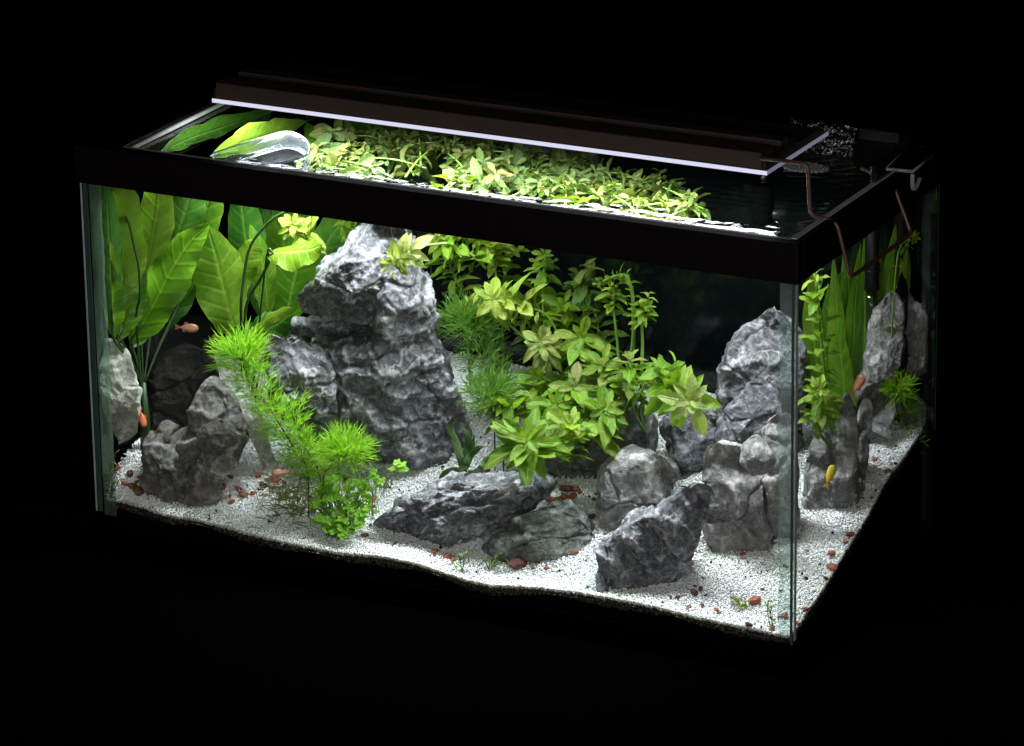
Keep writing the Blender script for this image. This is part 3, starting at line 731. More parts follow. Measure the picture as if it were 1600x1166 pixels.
def put(name, mesh, parent, base, d, up, L, wf=1.0):
    y = d.normalized(); x = y.cross(up)
    if x.length < .05: x = y.cross(Vector((.3, .9, .2)))
    x.normalize(); z = x.cross(y)
    o = bpy.data.objects.new(name, mesh); COL.objects.link(o); o.parent = parent
    b = base-parent.location
    o.matrix_basis = Matrix(((x.x*L*wf, y.x*L, z.x*L, b.x), (x.y*L*wf, y.y*L, z.y*L, b.y), (x.z*L*wf, y.z*L, z.z*L, b.z), (0, 0, 0, 1)))
    return o
UP = Vector((0, 0, 1))
def clampv(p, m=.012):
    return Vector((min(max(p.x, m), W-m), min(max(p.y, m), D-m), p.z))

def stem_plant(label, pts, leaf, nodes, mat, smat=None, start=.3, r=.0016, tipn=6, tipax=None, spread=1.0, seed=0, group=None, name='stem_plant', per=2, tipleaf=.85, cat='plant', tipmat=None, toward=.25, flat=1.0):
    """pts: world points root to tip. Pairs of leaves along the stem, a rosette at the tip."""
    g = random.Random(seed*31+5)
    path = catmull(pts, 24)
    t = thing(name, label, cat, path[0], group)
    tube('stem', path, [r*(1.15-.5*k/24) for k in range(25)], smat or M_stemg, t, 6)
    ms = lance_set(mat); tm = lance_set(tipmat or mat)
    for k in range(nodes):
        fr = start+(.93-start)*k/max(1, nodes-1); i = min(int(fr*24), 23)
        p = path[i].lerp(path[i+1], fr*24-i); tg = (path[i+1]-path[i]).normalized()
        a = tg.cross(Vector((.2, .35, 1)) if abs(tg.z) < .9 else Vector((1, .3, 0))).normalized(); b = tg.cross(a)
        off = k*PI/2+g.uniform(-.4, .4)
        for q in range(per):
            an = off+q*2*PI/per+g.uniform(-.25, .25)
            d = (a*math.cos(an)+b*math.sin(an))*spread+tg*g.uniform(.15, .7)+Vector((0, 0, g.uniform(-.1, .35)))-NH*toward*g.random(); d.z *= flat
            put('leaf', g.choice(ms), t, p, d, tg+UP*.6-NH*.3, leaf*g.uniform(.7, 1.1), g.uniform(.85, 1.2))
    tg = (path[-1]-path[-3]).normalized() if tipax is None else Vector(tipax).normalized()
    a = tg.cross(Vector((.2, .35, 1)) if abs(tg.z) < .9 else Vector((1, .3, 0))).normalized(); b = tg.cross(a)
    for q in range(tipn):
        an = q*2.4+g.uniform(-.3, .3); lift = .15+1.2*(q/max(1, tipn))**1.5
        d = (a*math.cos(an)+b*math.sin(an))+tg*lift; d.z *= flat
        put('leaf', g.choice(tm), t, path[-1]+tg*.0015*q, d, tg, leaf*tipleaf*(1.05-.55*q/max(1, tipn))*g.uniform(.85, 1.12), g.uniform(.85, 1.15))
    return t

def traced_leaf(parent, pts, halfw, mat, roll=0.0, cup=.25, wave=.06, seed=0, nl=22, nw=6, peak=.5, name='leaf', base_w=.06):
    """Broad leaf along a midrib given in space; halfw in metres; roll turns the blade about its midrib."""
    g = random.Random(seed); path = catmull(pts, nl); v, uv, f = [], [], []; ph = g.uniform(0, 6)
    org = parent.location
    for i, p in enumerate(path):
        t_ = i/nl; tg = (path[min(i+1, nl)]-path[max(i-1, 0)]).normalized()
        s = tg.cross(FW); s.normalize(); n = s.cross(tg)
        rl = roll+.15*math.sin(t_*4+ph); s, n = s*math.cos(rl)+n*math.sin(rl), n*math.cos(rl)-s*math.sin(rl)
        w_ = halfw*(math.sin(PI*min(.999, t_)**(math.log(.5)/math.log(peak)))**.8+base_w*(1-t_))*(1+.05*math.sin(t_*23+ph*3)+.03*math.sin(t_*51+ph))
        for j in range(-nw, nw+1):
            a = j/nw
            q = p+s*(a*w_)+n*(cup*abs(a)**1.5*w_ + 1.5*wave*w_*math.sin(t_*17+ph+a*2)*a*a + .04*w_*math.sin(t_*31+ph*2)*abs(a)**3)
            q = Vector((min(max(q.x, G+.002), W-G-.002), min(max(q.y, G+.002), D-G-.003), q.z))
            v.append(q-org); uv.append((.5+a*.5, t_))
    k = 2*nw+1
    for i in range(nl):
        for j in range(k-1): f.append((i*k+j, i*k+j+1, (i+1)*k+j+1, (i+1)*k+j))
    return link(name, pydata(name, v, f, True, uv), parent, mat)

# --- broad-leaved sword plants on the left
Z1 = lambda x, y: (100+x/S4, 260+y/S4)
def sword_pts(zs, Y, m=.022):
    out = []
    for k, z in enumerate(zs):
        yy = Y[0]+(Y[1]-Y[0])*k/max(1, len(zs)-1) if isinstance(Y, tuple) else Y
        q_ = inside(*Z1(*z[:2]), yy, m); q_.y = min(max(q_.y, .016), D-.02); out.append(q_)
    return out
def sword(label, root, leaves, stems=(), lift=.0):
    rt = clampv(root); rt.z = floor_z(rt.x, rt.y)-.004
    t = thing('sword_plant', label, 'plant', rt, 'broad-leaved sword plants')
    for k, (zs, Y, hw, mat, roll, peak) in enumerate(leaves):
        P = sword_pts(zs, Y)
        traced_leaf(t, P, hw*PXM*1.15, mat, roll, .28, .10, k+len(zs), peak=peak)
        # stalk from the crown of the plant up to the blade
        b = P[0]; cr_ = rt+UP*lift; mid = cr_.lerp(b, .5)+Vector((0, 0, .004))
        tube('petiole', catmull([cr_, mid, b, P[0].lerp(P[1], .5)], 12), .0011, M_stemd, t, 6)
    if lift: tube('crown', [rt, rt+UP*lift*.5, rt+UP*(lift+.004)], [.006, .005, .003], M_stemd, t, 8)
    for zs, Y, r_ in stems:
        P = sword_pts(zs, Y); tube('flower_stalk', catmull(P+[P[-1].lerp(rt, .6), rt], 26), r_, M_stemd, t, 7)
    return t
sword('tall sword plant in the front left corner behind the pale rock', Vector((.026, .062, 0)), [
    ([(345,900),(345,700),(330,450),(285,150),(270,60)], (.055, .06), 36, M_sword, .15, .5),
    ([(460,860),(500,640),(545,400),(570,200),(575,60)], (.07, .07), 25, M_sword, -.2, .55),
    ([(300,1060),(305,800),(265,560),(225,470)], (.035, .03), 8, M_swordy, .2, .5),
    ([(400,1080),(540,850),(640,650),(760,470),(885,345)], (.05, .075), 30, M_sword, .3, .42),
    ([(560,820),(640,560),(720,330),(765,170),(790,60)], (.10, .11), 29, M_swordd, -.15, .55),
    ([(700,830),(745,640),(820,420),(880,200),(900,80)], (.11, .13), 24, M_sword, .25, .5),
    ([(240,1000),(215,800),(225,560),(245,300),(250,100)], (.03, .035), 20, M_swordd, -.3, .5),
    ([(640,980),(690,820),(750,640),(800,500)], (.13, .13), 22, M_swordd, .1, .5),
    ([(330,1060),(370,900),(410,720),(420,520)], (.06, .065), 24, M_sword, .4, .5),
    ([(420,1100),(470,960),(520,800),(520,620)], (.075, .085), 22, M_swordd, -.3, .5),
    ([(280,1060),(260,900),(225,760),(215,600)], (.045, .04), 18, M_sword, .2, .5)],
    [([(212,40),(250,118),(330,195),(390,330),(425,480),(455,620),(460,800),(440,930)], (.03, .045), .0013)], lift=.075)
sword('middle sword plant with a big blade beside the dark gap', inside(385, 610, .16), [
    ([(1060,1010),(1020,930),(965,720),(920,540),(868,350)], (.13, .11), 36, M_sword, -.2, .52),
    ([(1180,900),(1150,700),(1110,480),(1080,250),(1070,120)], (.2, .2), 26, M_swordd, .2, .55),
    ([(1240,960),(1230,760),(1200,560),(1130,350)], (.17, .17), 17, M_sword, -.35, .5),
    ([(1232,540),(1310,525),(1400,518),(1500,505),(1570,470)], (.115, .11), 25, M_swordy, .7, .5),
    ([(1100,1010),(1180,960),(1280,900),(1400,860)], (.13, .12), 15, M_swordy, 1.0, .55),
    ([(1060,900),(1050,700),(1130,520),(1180,440)], (.15, .16), 20, M_sword, .5, .5),
    ([(1130,1060),(1200,1000),(1290,960),(1390,880)], (.15, .15), 22, M_swordd, .2, .5)],
    [([(1420,255),(1290,305),(1180,410),(1120,520),(1090,700),(1075,900)], (.13, .12), .0016),
     ([(1250,530),(1240,590),(1190,690),(1130,790),(1100,920)], (.115, .12), .0017)])
sword('rear sword plant half hidden behind the largest rock', inside(460, 560, .27), [
    ([(1330,1000),(1370,820),(1400,680),(1440,500),(1460,300)], (.25, .26), 33, M_sword, .15, .5),
    ([(1250,950),(1230,700),(1210,500),(1230,250)], (.27, .28), 26, M_swordd, -.2, .5),
    ([(1420,900),(1520,640),(1600,460),(1700,330),(1790,250)], (.27, .28), 26, M_swordd, .25, .5),
    ([(1300,900),(1320,600),(1350,380),(1420,180),(1500,60)], (.28, .28), 28, M_sword, .1, .5)])
# blades lying just under the surface, seen from above
def surface_leaf(label, q, hw, mat, z=.385):
    P = [clampv(atz(a, b, z-.003*abs(k-1))) for k, (a, b) in enumerate(q)]
    rt = Vector((P[0].x+.02, .345, 0)); rt.z = floor_z(rt.x, rt.y)
    t = thing('sword_plant', label, 'plant', rt, 'broad-leaved sword plants')
    traced_leaf(t, P, hw, mat, -.75, .2, .08, int(q[0][0]), peak=.5)
    tube('petiole', catmull([rt, Vector((rt.x, rt.y, .30)), Vector((rt.x, rt.y-.01, P[0].z-.012)), P[0].lerp(rt, .35)*1.0+Vector((0, 0, P[0].z-.008-P[0].lerp(rt, .35).z)), P[0], P[0].lerp(P[1], .3)], 22), .0010, M_stemd, t, 6)
surface_leaf('long blade arching under the surface at the left rim', [(250, 238), (300, 215), (360, 195), (430, 172)], .013, M_swordd)
surface_leaf('second blade arching under the surface, beside the clear hook', [(330, 245), (380, 222), (430, 208), (480, 190)], .016, M_sword)
surface_leaf('broad blade near the surface right of the clear hook', [(520, 250), (510, 230), (500, 210), (480, 192)], .019, M_sword, .37)
surface_leaf('deep green blade near the surface behind the pale rosette', [(500, 235), (530, 220), (560, 205), (600, 200)], .018, M_swordd, .37)

# --- leafy stems of the central thicket
TH = 'leafy stems of the central thicket'
def st(label, pix, Y, leafpx, nodes, mat, seed, **kw):
    pts = []
    for k, q in enumerate(pix):
        yy = Y[0]+(Y[1]-Y[0])*k/(len(pix)-1) if isinstance(Y, tuple) else Y
        if kw.get('group') is None and q[0] < 1100 and yy > .105: yy = min(yy+.03, .31)
        pts.append(clampv(inside(*q, yy)))
    if kw.pop('root', True):
        p0 = pts[0].copy(); fz = floor_z(p0.x, p0.y)
        if p0.z > fz+.004:
            rb = min(max(p0.y+.03, kw.pop('rooty', .25)), D-.02); pts.insert(0, Vector((p0.x-.02, rb, floor_z(p0.x, rb)-.003)))
    kw.pop('rooty', None)
    kw.setdefault('group', TH)
    return stem_plant(label, pts, leafpx*PXM*.76, nodes+10, mat, seed=seed, **kw)
TC = (-NH*.8+UP*.45)
st('leafy stem reaching the frame above the largest rock', [(735,600),(725,480),(705,420),(690,378)], .24, 52, 5, M_stemleaf, 1, start=.55, tipmat=M_stempale, tipax=TC)
st('thin curling olive stem hanging over the top of the largest rock', [(700,380),(660,385),(630,400),(612,412)], (.13, .09), 46, 3, M_stembrown, 2, start=.5, tipn=5, root=False, spread=1.4, r=.0011)
st('leafy tip below the frame right of the largest rock', [(790,620),(785,520),(790,430),(795,382)], .23, 46, 4, M_stemleaf, 3, start=.5, tipmat=M_stempale, tipax=TC)
st('small tip nearest the dark water under the frame', [(860,600),(850,500),(848,440),(852,400)], .22, 36, 3, M_stemleaf, 4, start=.7, tipax=TC)
st('big pale rosette at the upper left of the thicket', [(900,600),(860,500),(815,478),(772,470)], (.2, .16), 54, 4, M_stempale, 5, start=.6, tipn=9, tipax=TC, tipleaf=1.0)
st('second pale rosette left of the big one', [(880,590),(810,520),(770,490),(738,478)], (.21, .18), 44, 3, M_stempale, 6, start=.65, tipn=7, tipax=TC)
st('dark olive tip against the black background', [(930,620),(915,520),(912,460),(918,425)], .24, 46, 3, M_stemdark, 7, start=.72, tipmat=M_stembrown, tipax=UP)
st('bright stem arching over at the top right of the thicket', [(985,600),(990,520),(988,460),(978,432),(962,432),(942,440)], .17, 24, 4, M_stemleaf, 8, start=.35, r=.0024, tipn=5, toward=.1)
st('small whorl on a thin stem, rightmost in the thicket', [(1003,620),(1004,540),(1003,500),(1010,470)], .16, 31, 3, M_stemleaf, 9, start=.72, tipmat=M_stempale, r=.0020)
st('narrow pale whorl below the arching stem', [(970,620),(965,540),(958,480),(958,452)], .17, 34, 2, M_stemleaf, 10, start=.75, tipmat=M_stempale)
st('leafy stem in the middle of the thicket under the tall blade', [(900,640),(890,560),(886,510),(880,478)], .22, 58, 4, M_stemleaf, 11, start=.45, tipax=TC)
st('olive brown rosette in the middle of the thicket', [(890,620),(870,570),(855,548),(845,535)], (.2, .14), 46, 2, M_stembrown, 12, start=.6, tipax=TC)
st('bright leafy stem right of the middle', [(930,660),(925,600),(918,560),(908,530)], .17, 62, 4, M_stemleaf, 13, start=.4, tipn=7, tipax=TC)
st('olive stem with large leaves right of the middle', [(950,660),(950,620),(945,595),(940,570)], .15, 60, 3, M_stembrown, 14, start=.4, tipn=7, tipax=TC, tipmat=M_stemleaf)
st('large leaved stem at the right side of the thicket', [(975,650),(985,620),(985,595),(985,570)], .14, 58, 3, M_stemleaf, 15, start=.35, tipn=6, tipax=UP, tipmat=M_stembrown)
st('leafy side shoot leaning to the big right rosette', [(990,640),(1010,600),(1030,585),(1050,572)], .13, 48, 3, M_stemleaf, 16, start=.4, tipn=4)
st('big rosette with brown heart standing over the dark rock', [(1000,640),(1030,600),(1055,615),(1078,630)], (.15, .10), 60, 3, M_stemleaf, 17, start=.5, tipn=10, tipax=TC, tipmat=M_stembrown, tipleaf=1.0)
st('big bright rosette low in front of the greenish rock', [(830,730),(832,720),(828,705),(826,692)], (.085, .07), 80, 1, M_stemleaf, 18, start=.7, tipn=10, tipax=TC, tipleaf=1.0)
st('leafy stem low in the thicket above the bright rosette', [(880,700),(878,670),(872,650),(868,632)], .11, 66, 3, M_stemleaf, 19, start=.35, tipn=7, tipax=TC)
st('upright stem with two tall oval leaves', [(800,690),(800,660),(798,640),(796,625)], .12, 60, 2, M_stemleaf, 20, start=.5, tipn=4, tipax=UP)
st('stem with broad leaves left of the middle', [(850,680),(850,640),(848,610),(845,590)], .16, 66, 4, M_stemleaf, 21, start=.3, tipn=6, tipax=TC)
st('broad leaves in the heart of the thicket', [(905,690),(903,650),(900,625),(898,605)], .13, 66, 4, M_stemleaf, 22, start=.3, tipn=6, tipax=TC, tipmat=M_stembrown)
st('leafy stem hanging over the greenish rock', [(930,690),(935,665),(940,650),(945,640)], .11, 62, 3, M_stemleaf, 23, start=.3, tipn=6, tipax=TC)
st('low leafy stem beside the bright rosette', [(880,720),(885,700),(890,680),(893,665)], .10, 60, 2, M_stemleaf, 24, start=.4, tipn=6, tipax=TC, tipmat=M_stempale)
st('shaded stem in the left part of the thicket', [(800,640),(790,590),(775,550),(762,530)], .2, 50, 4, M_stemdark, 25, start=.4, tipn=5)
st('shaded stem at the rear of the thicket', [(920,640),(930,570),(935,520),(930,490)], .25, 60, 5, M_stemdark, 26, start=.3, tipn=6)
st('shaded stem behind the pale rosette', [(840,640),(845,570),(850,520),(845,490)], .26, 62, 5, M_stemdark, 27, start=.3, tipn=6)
st('pale stem tip with narrow leaves by the middle sword plant', [(520,420),(500,385),(480,368),(458,355)], (.16, .12), 46, 3, M_stempale, 28, start=.5, tipn=8, tipax=TC, root=False)
st('leafy stem under the frame between sword plant and largest rock', [(600,400),(580,380),(560,365),(540,352)], (.22, .2), 40, 4, M_stemleaf, 29, start=.2, tipn=6, root=False)
st('leafy stem crowded under the frame above the overhang', [(760,420),(740,400),(715,388),(690,372)], (.2, .18), 46, 4, M_stemleaf, 30, start=.2, tipn=6, root=False, tipmat=M_stempale)
st('rooting tip with hanging leaves under the frame', [(770,520),(775,440),(770,400),(765,378)], .21, 50, 4, M_stempale, 31, start=.6, tipn=7, tipax=-UP*.3-NH)
st('tall pointed blade behind the thicket', [(855,600),(855,530),(855,490),(858,470)], .27, 74, 2, M_stemleaf, 33, start=.6, tipn=3, tipax=UP)

# --- the floating mat of stem tips seen from above
MAT = 'stem tips floating under the surface'
g = random.Random(11)
mat_px = [(505,262),(540,252),(520,214),(555,212),(590,232),(600,208),(560,258),(545,236),(640,226),(625,244),(655,215),(690,222),(715,232),(742,226),(700,240),(670,236),(770,236),(795,238),(812,250),(785,258),(750,262),(735,274),(775,280),(705,284),(830,262),(850,248),(860,270),(885,262),(815,280),(840,292),(880,288),(905,282),(930,276),(960,284),(985,288),(1010,296),(1035,292),(900,306),(930,312),(960,306),(1000,318),(1040,312),(1068,318),(860,305),(815,300),(1075,326),(500,240),(530,268),(575,246),(612,224),(580,270),(625,212),(655,250),(725,248),(760,250),(690,262),(720,292),(765,296),(745,238),(800,268),(828,242),(868,256),(905,258),(845,276),(885,300),(920,294),(948,270),(945,298),(975,300),(975,318),(1020,306),(1020,282),(1050,300)]
mat_px = [q for q in mat_px if not (585 < q[0] < 700 and 246 < q[1] < 300)]
for k, (a, b) in enumerate(mat_px):
    z = .384-.014*g.random()
    p = clampv(atz(a, b, z)); an = g.uniform(0, 2*PI)
    d = Vector((math.cos(an), math.sin(an), 0)); L = g.uniform(.02, .04)
    pts = [clampv(p-d*L*1.6+UP*-.012), clampv(p-d*L*.8+UP*-.003), p]
    pale = g.random() < .5
    where = 'beside the clear hook' if a < 615 else 'above the largest rock' if a < 760 else 'in the middle below the lamp' if a < 900 else 'at the right end of the mat'
    stem_plant('pale leafy stem tip floating at the surface '+where, pts, g.uniform(.017, .027), 4, M_matpale if pale else M_matleaf, seed=100+k, start=.1, r=.0011, tipn=8, tipax=d*.5+UP*.7, group=MAT+' '+where, flat=.3, spread=1.2, toward=0, tipmat=M_matpale if g.random() < .5 else M_matleaf)

# --- plants seen through the end pane
st('leafy stem close behind the end pane at the corner', [(1290,640),(1288,580),(1280,500),(1275,440)], (.20, .19), 46, 9, M_stemleaf, 41, start=.2, tipn=7, r=.0018, rooty=.27, group='plants behind the end pane', tipmat=M_stempale)
st('small rosette behind the end pane above the finger rock', [(1282,680),(1280,660),(1278,635),(1280,612)], (.16, .15), 46, 2, M_stemleaf, 42, start=.4, tipn=8, r=.0016, tipax=TC, rooty=.27, group='plants behind the end pane', tipmat=M_stempale)
st('thin stem with tiny leaves in the rear right corner', [(1400,420),(1415,385),(1430,370),(1452,352)], (.30, .33), 17, 7, M_stemleaf, 43, start=.1, tipn=5, r=.0009, rooty=.27, group='plants behind the end pane', root=True)
def strap_plant(label, name, root, blades, mat, group=None):
    rt = clampv(root); rt.z = floor_z(rt.x, rt.y)-.003
    t = thing(name, label, 'plant', rt, group)
    for k, (q, Y, hw, roll) in enumerate(blades):
        P = [clampv(inside(a, b, Y), .012) for a, b in q]
        traced_leaf(t, [rt]+P if (P[0]-rt).length > .012 else P, hw*PXM, mat, roll, .2, .05, k+3, peak=.45, base_w=.3, name='blade')
    return t
strap_plant('tall deep green blades behind the end pane', 'strap_plant', inside(1325, 600, .31), [
    ([(1318,640),(1310,560),(1306,480),(1302,400)], .30, 14, .2), ([(1330,640),(1332,560),(1336,470),(1345,380)], .31, 14, -.2), ([(1345,640),(1350,540),(1352,450),(1350,370)], .32, 13, .3),
    ([(1300,640),(1292,540),(1300,460),(1320,420)], .31, 12, -.1), ([(1320,650),(1318,600),(1312,540),(1314,490)], .29, 15, .3), ([(1360,600),(1378,500),(1390,420),(1400,350)], .335, 14, .1), ([(1385,560),(1405,470),(1415,420),(1410,350)], .34, 12, -.2), ([(1290,640),(1275,560),(1268,480),(1270,420)], .30, 16, .1), ([(1310,600),(1322,520),(1325,450),(1318,390)], .335, 16, -.1), ([(1345,600),(1362,500),(1370,430),(1365,370)], .34, 15, .2)], M_sword)
strap_plant('small dark strap-leaved plant between the two grey rocks', 'strap_plant', atf(722, 738), [
    ([(722,730),(712,690),(703,668),(716,652)], .115, 5, .1), ([(724,730),(731,700),(730,680),(718,664)], .12, 6, .2), ([(726,732),(735,712),(748,700),(757,698)], .11, 5, .1),
    ([(748,736),(758,722),(772,714),(784,711)], .105, 5, .1), ([(720,736),(700,738),(690,746),(684,756)], .10, 5, .3), ([(727,730),(726,712),(738,696),(741,678)], .12, 5, 0)], M_strap)

# --- feathery plants
def feather(label, pix, Y, rad, whorls, mat, seed, per=11, ball=None, name='feathery_plant', group='feathery plants', smat=None, fork=2, dens=1.0):
    g = random.Random(seed); v, f, uv = [], [], []
    P = [clampv(inside(a, b, yy)) for (a, b), yy in zip(pix, Y)] if hasattr(Y, '__len__') else [clampv(inside(a, b, Y)) for a, b in pix]
    p0 = P[-1].copy(); p0.z = floor_z(p0.x, p0.y)-.002
    path = catmull(P+[p0], whorls*3); t = thing(name, label, 'plant', p0, group)
    tube('stem', path, .0009, smat or M_stembr, t, 6)
    def needle(a, b, wd):
        d = (b-a); s = d.cross(Vector((g.uniform(-1, 1), g.uniform(-1, 1), g.uniform(-1, 1)))); s.normalize(); k = len(v); m = a.lerp(b, .6)
        for q in (a-s*wd*.6, a+s*wd*.6, m+s*wd, m-s*wd, b): v.append(q-p0)
        uv.extend([(.3, 0), (.7, 0), (.8, .6), (.2, .6), (.5, 1)]); f.extend([(k, k+1, k+2, k+3), (k+3, k+2, k+4)])
    def spray(c, d, L):
        n = d.cross(Vector((g.uniform(-1, 1), g.uniform(-1, 1), g.uniform(-1, 1)))).normalized()
        m = c+d*L*.42+UP*L*.05; needle(c, m, .00055)
        m2 = m+(d+n*.25).normalized()*L*.3; needle(m, m2, .0005)
        for s in range(fork):
            for sg in (-1, 1):
                e = (d+n*sg*g.uniform(.25, .75)+Vector((g.uniform(-.25, .25), g.uniform(-.25, .25), g.uniform(-.05, .4)))).normalized()
                needle(m if s == 0 else m2, (m if s == 0 else m2)+e*L*g.uniform(.32, .55), .0005)
    n = len(path)-1
    for k in range(whorls):
        i = min(int(k/whorls*n*.92), n-1); c = path[i]; tg = (path[max(0, i-1)]-path[i+1]).normalized()
        a = tg.cross(Vector((.3, .5, .8))).normalized(); b = tg.cross(a); rr = rad*PXM*(1 if k > 0 else .9)*g.uniform(.85, 1.1)*(.78-.08*k/whorls if whorls > 6 and k > 2 else 1)
        for q in range(int(per*dens)):
            an = 2*PI*q/per+g.uniform(-.25, .25)
            spray(c, (a*math.cos(an)+b*math.sin(an)+tg*g.uniform(.0, .55)+UP*.15).normalized(), rr*g.uniform(.8, 1.1))
    if ball:
        for q in range(ball):
            d = Vector((g.gauss(0, 1), g.gauss(0, 1), g.gauss(0, 1))).normalized()
            if d.z < -.45: d.z *= -.6; d.normalize()
            spray(path[0]-UP*rad*PXM*.15, d, rad*PXM*g.uniform(.82, 1.05))
    o = link('foliage', pydata('foliage', v, f, False, uv), t, mat); o['kind'] = 'stuff'
    return t
feather('bright feathery plant draped diagonally beside the largest rock', [(377,552),(388,590),(415,628),(440,668),(462,705),(480,735)], (.050, .046, .042, .042, .047, .058), 56, 20, M_needle, 1, per=18, ball=130)
feather('second strand of the draped feathery plant, shaded and lower', [(455,640),(468,680),(484,712),(500,745)], (.050, .050, .053, .057), 44, 10, M_needle, 12, per=15)
feather('round bright feathery ball standing above the clover', [(540,706),(525,725),(505,745)], (.045, .048, .05), 52, 3, M_needle, 2, per=10, ball=230)
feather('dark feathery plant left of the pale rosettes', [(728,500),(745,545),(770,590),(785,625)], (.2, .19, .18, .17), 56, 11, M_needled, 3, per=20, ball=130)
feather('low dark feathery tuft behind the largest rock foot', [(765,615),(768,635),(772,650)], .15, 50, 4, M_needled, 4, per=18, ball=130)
feather('yellow-green feathery plant behind the end pane', [(1405,605),(1412,640),(1418,672),(1424,690)], (.26, .26, .26, .26), 34, 6, M_needle, 5, per=12, ball=70)
feather('small bright feathery tip in the rear corner of the end pane', [(1449,615),(1450,640),(1448,660)], .32, 24, 4, M_needle, 6, per=12, ball=60)
feather('loose feathery strand by the end pane', [(1428,650),(1430,670),(1425,700)], .27, 26, 4, M_needled, 7, per=9)

# --- clover-leaved clump and its runners
def clover_mesh(k):
    g = random.Random(k); v, f, uv = [(0, 0, 0)], [], [(.5, .5)]
    n = 28; lob = 3 + k % 2
    for i in range(n):
        a = 2*PI*i/n; rr = .42+.58*abs(math.cos(a*lob/2+.3))**.6; rr *= 1+.05*g.random()
        v.append((rr*math.cos(a), rr*math.sin(a), .12*rr*rr+.03*math.sin(a*lob))); uv.append((.5+.5*math.cos(a), .5+.5*math.sin(a)))
    for i in range(n): f.append((0, 1+i, 1+(i+1) % n))
    m = pydata('leaf', v, f, True, uv); m.materials.append(M_clover); return m
CL = [clover_mesh(k) for k in range(4)]
def clover(label, root, leaves, size, seed):
    g = random.Random(seed); rt = root.copy(); rt.z = floor_z(rt.x, rt.y)-.002
    t = thing('clover_plant', label, 'plant', rt, 'clover-leaved plants')
    V, F = [], []
    for p in leaves:
        s = rt+Vector((g.uniform(-.012, .012), g.uniform(-.01, .01), 0)); s = s.lerp(p, .15); s.z = floor_z(s.x, s.y)
        a, b = tube_geo(catmull([s, s.lerp(p, .55)+Vector((g.uniform(-.004, .004), g.uniform(-.004, .004), .004)), p], 5), .0005, 4)
        F += [tuple(q+len(V) for q in x) for x in b]; V += [q-rt for q in a]
        nz = Vector((g.uniform(-.3, .7), g.uniform(-1.0, -.1), 1)).normalized()
        x = nz.cross(Vector((g.uniform(-1, 1), g.uniform(-1, 1), 0))).normalized(); y = nz.cross(x); L = size*g.uniform(.65, 1.15)
        o = bpy.data.objects.new('leaf', g.choice(CL)); COL.objects.link(o); o.parent = t; c = p-rt
        o.matrix_basis = Matrix(((x.x*L, y.x*L, nz.x*L, c.x), (x.y*L, y.y*L, nz.y*L, c.y), (x.z*L, y.z*L, nz.z*L, c.z), (0, 0, 0, 1)))
    link('stems', pydata('stems', V, F), t, M_stemg)['kind'] = 'stuff'
    return t
g = random.Random(3); rt = atf(530, 835); lv = []
for k in range(125):
    a = g.uniform(0, 2*PI); r_ = math.sqrt(g.random()); px = 531+48*r_*math.cos(a); py = 792+46*r_*math.sin(a)
    yy = .016+.05*(840-py)/90*g.uniform(.7, 1.2)
    p = clampv(aty(px, py, min(max(yy, .014), .085)))
    if p.z > floor_z(p.x, p.y)+.003: lv.append(p)
clover('bright green clover-leaved clump under the feathery ball', rt, lv, .0052, 5)
clover('tall sparse clover runner right of the clump', atf(578, 800), [aty(*q, .05) for q in ((575,748),(585,745),(570,757),(590,757),(578,765),(568,775),(583,738),(596,752),(576,790),(588,800))], .005, 6)
clover('single pale clover stalk in front of the largest rock', atf(604, 752), [aty(*q, .055) for q in ((621,722),(612,734),(630,733),(618,728),(627,726))], .0062, 7)
def sprouts(label, root, pts, Y, size, seed, mat=None):
    g = random.Random(seed); rt = atf(*root); t = thing('small_sprout', label, 'plant', rt, 'small sprouts in the gravel')
    ms = lance_set(mat or M_sprout)
    for q in pts:
        p = clampv(aty(*q, max(.012, rt.y+g.uniform(-.004, .004)))); s = rt+Vector((g.uniform(-.004, .004), g.uniform(-.003, .003), 0))
        tube('stalk', catmull([s, s.lerp(p, .5)+Vector((g.uniform(-.002, .002), 0, .002)), p], 8), .0005, M_stembr, t, 5)
        for k in range(4):
            an = k*1.7+g.random(); put('leaf', g.choice(ms), t, s.lerp(p, 1-.22*k), Vector((math.cos(an), math.sin(an)*.7, g.uniform(.1, .7))), UP, size*g.uniform(.7, 1.1), 1.5)
sprouts('yellowish brown-stemmed sprout in the front left corner', (172, 780), [(172,722),(180,708),(166,735),(182,735),(186,750)], .02, .0075, 1)
sprouts('tiny sprout with brown leaf at the craggy rock foot', (215, 770), [(212,752),(220,757)], .02, .007, 2)
sprouts('thin green sprouts before the flat rock', (722, 893), [(716,868),(724,865),(732,877),(712,880)], .02, .0048, 3, M_clover)
sprouts('second tuft of green sprouts before the layered rock', (768, 890), [(758,872),(766,876),(772,868),(780,866),(784,880)], .02, .0048, 4, M_clover)
sprouts('two-stalked green sprout near the front right corner', (1203, 978), [(1194,940),(1201,938),(1206,946)], .012, .0045, 5, M_clover)
sprouts('small olive sprout left of the two-stalked one', (1160, 950), [(1140,933),(1152,938),(1164,940)], .015, .007, 6)
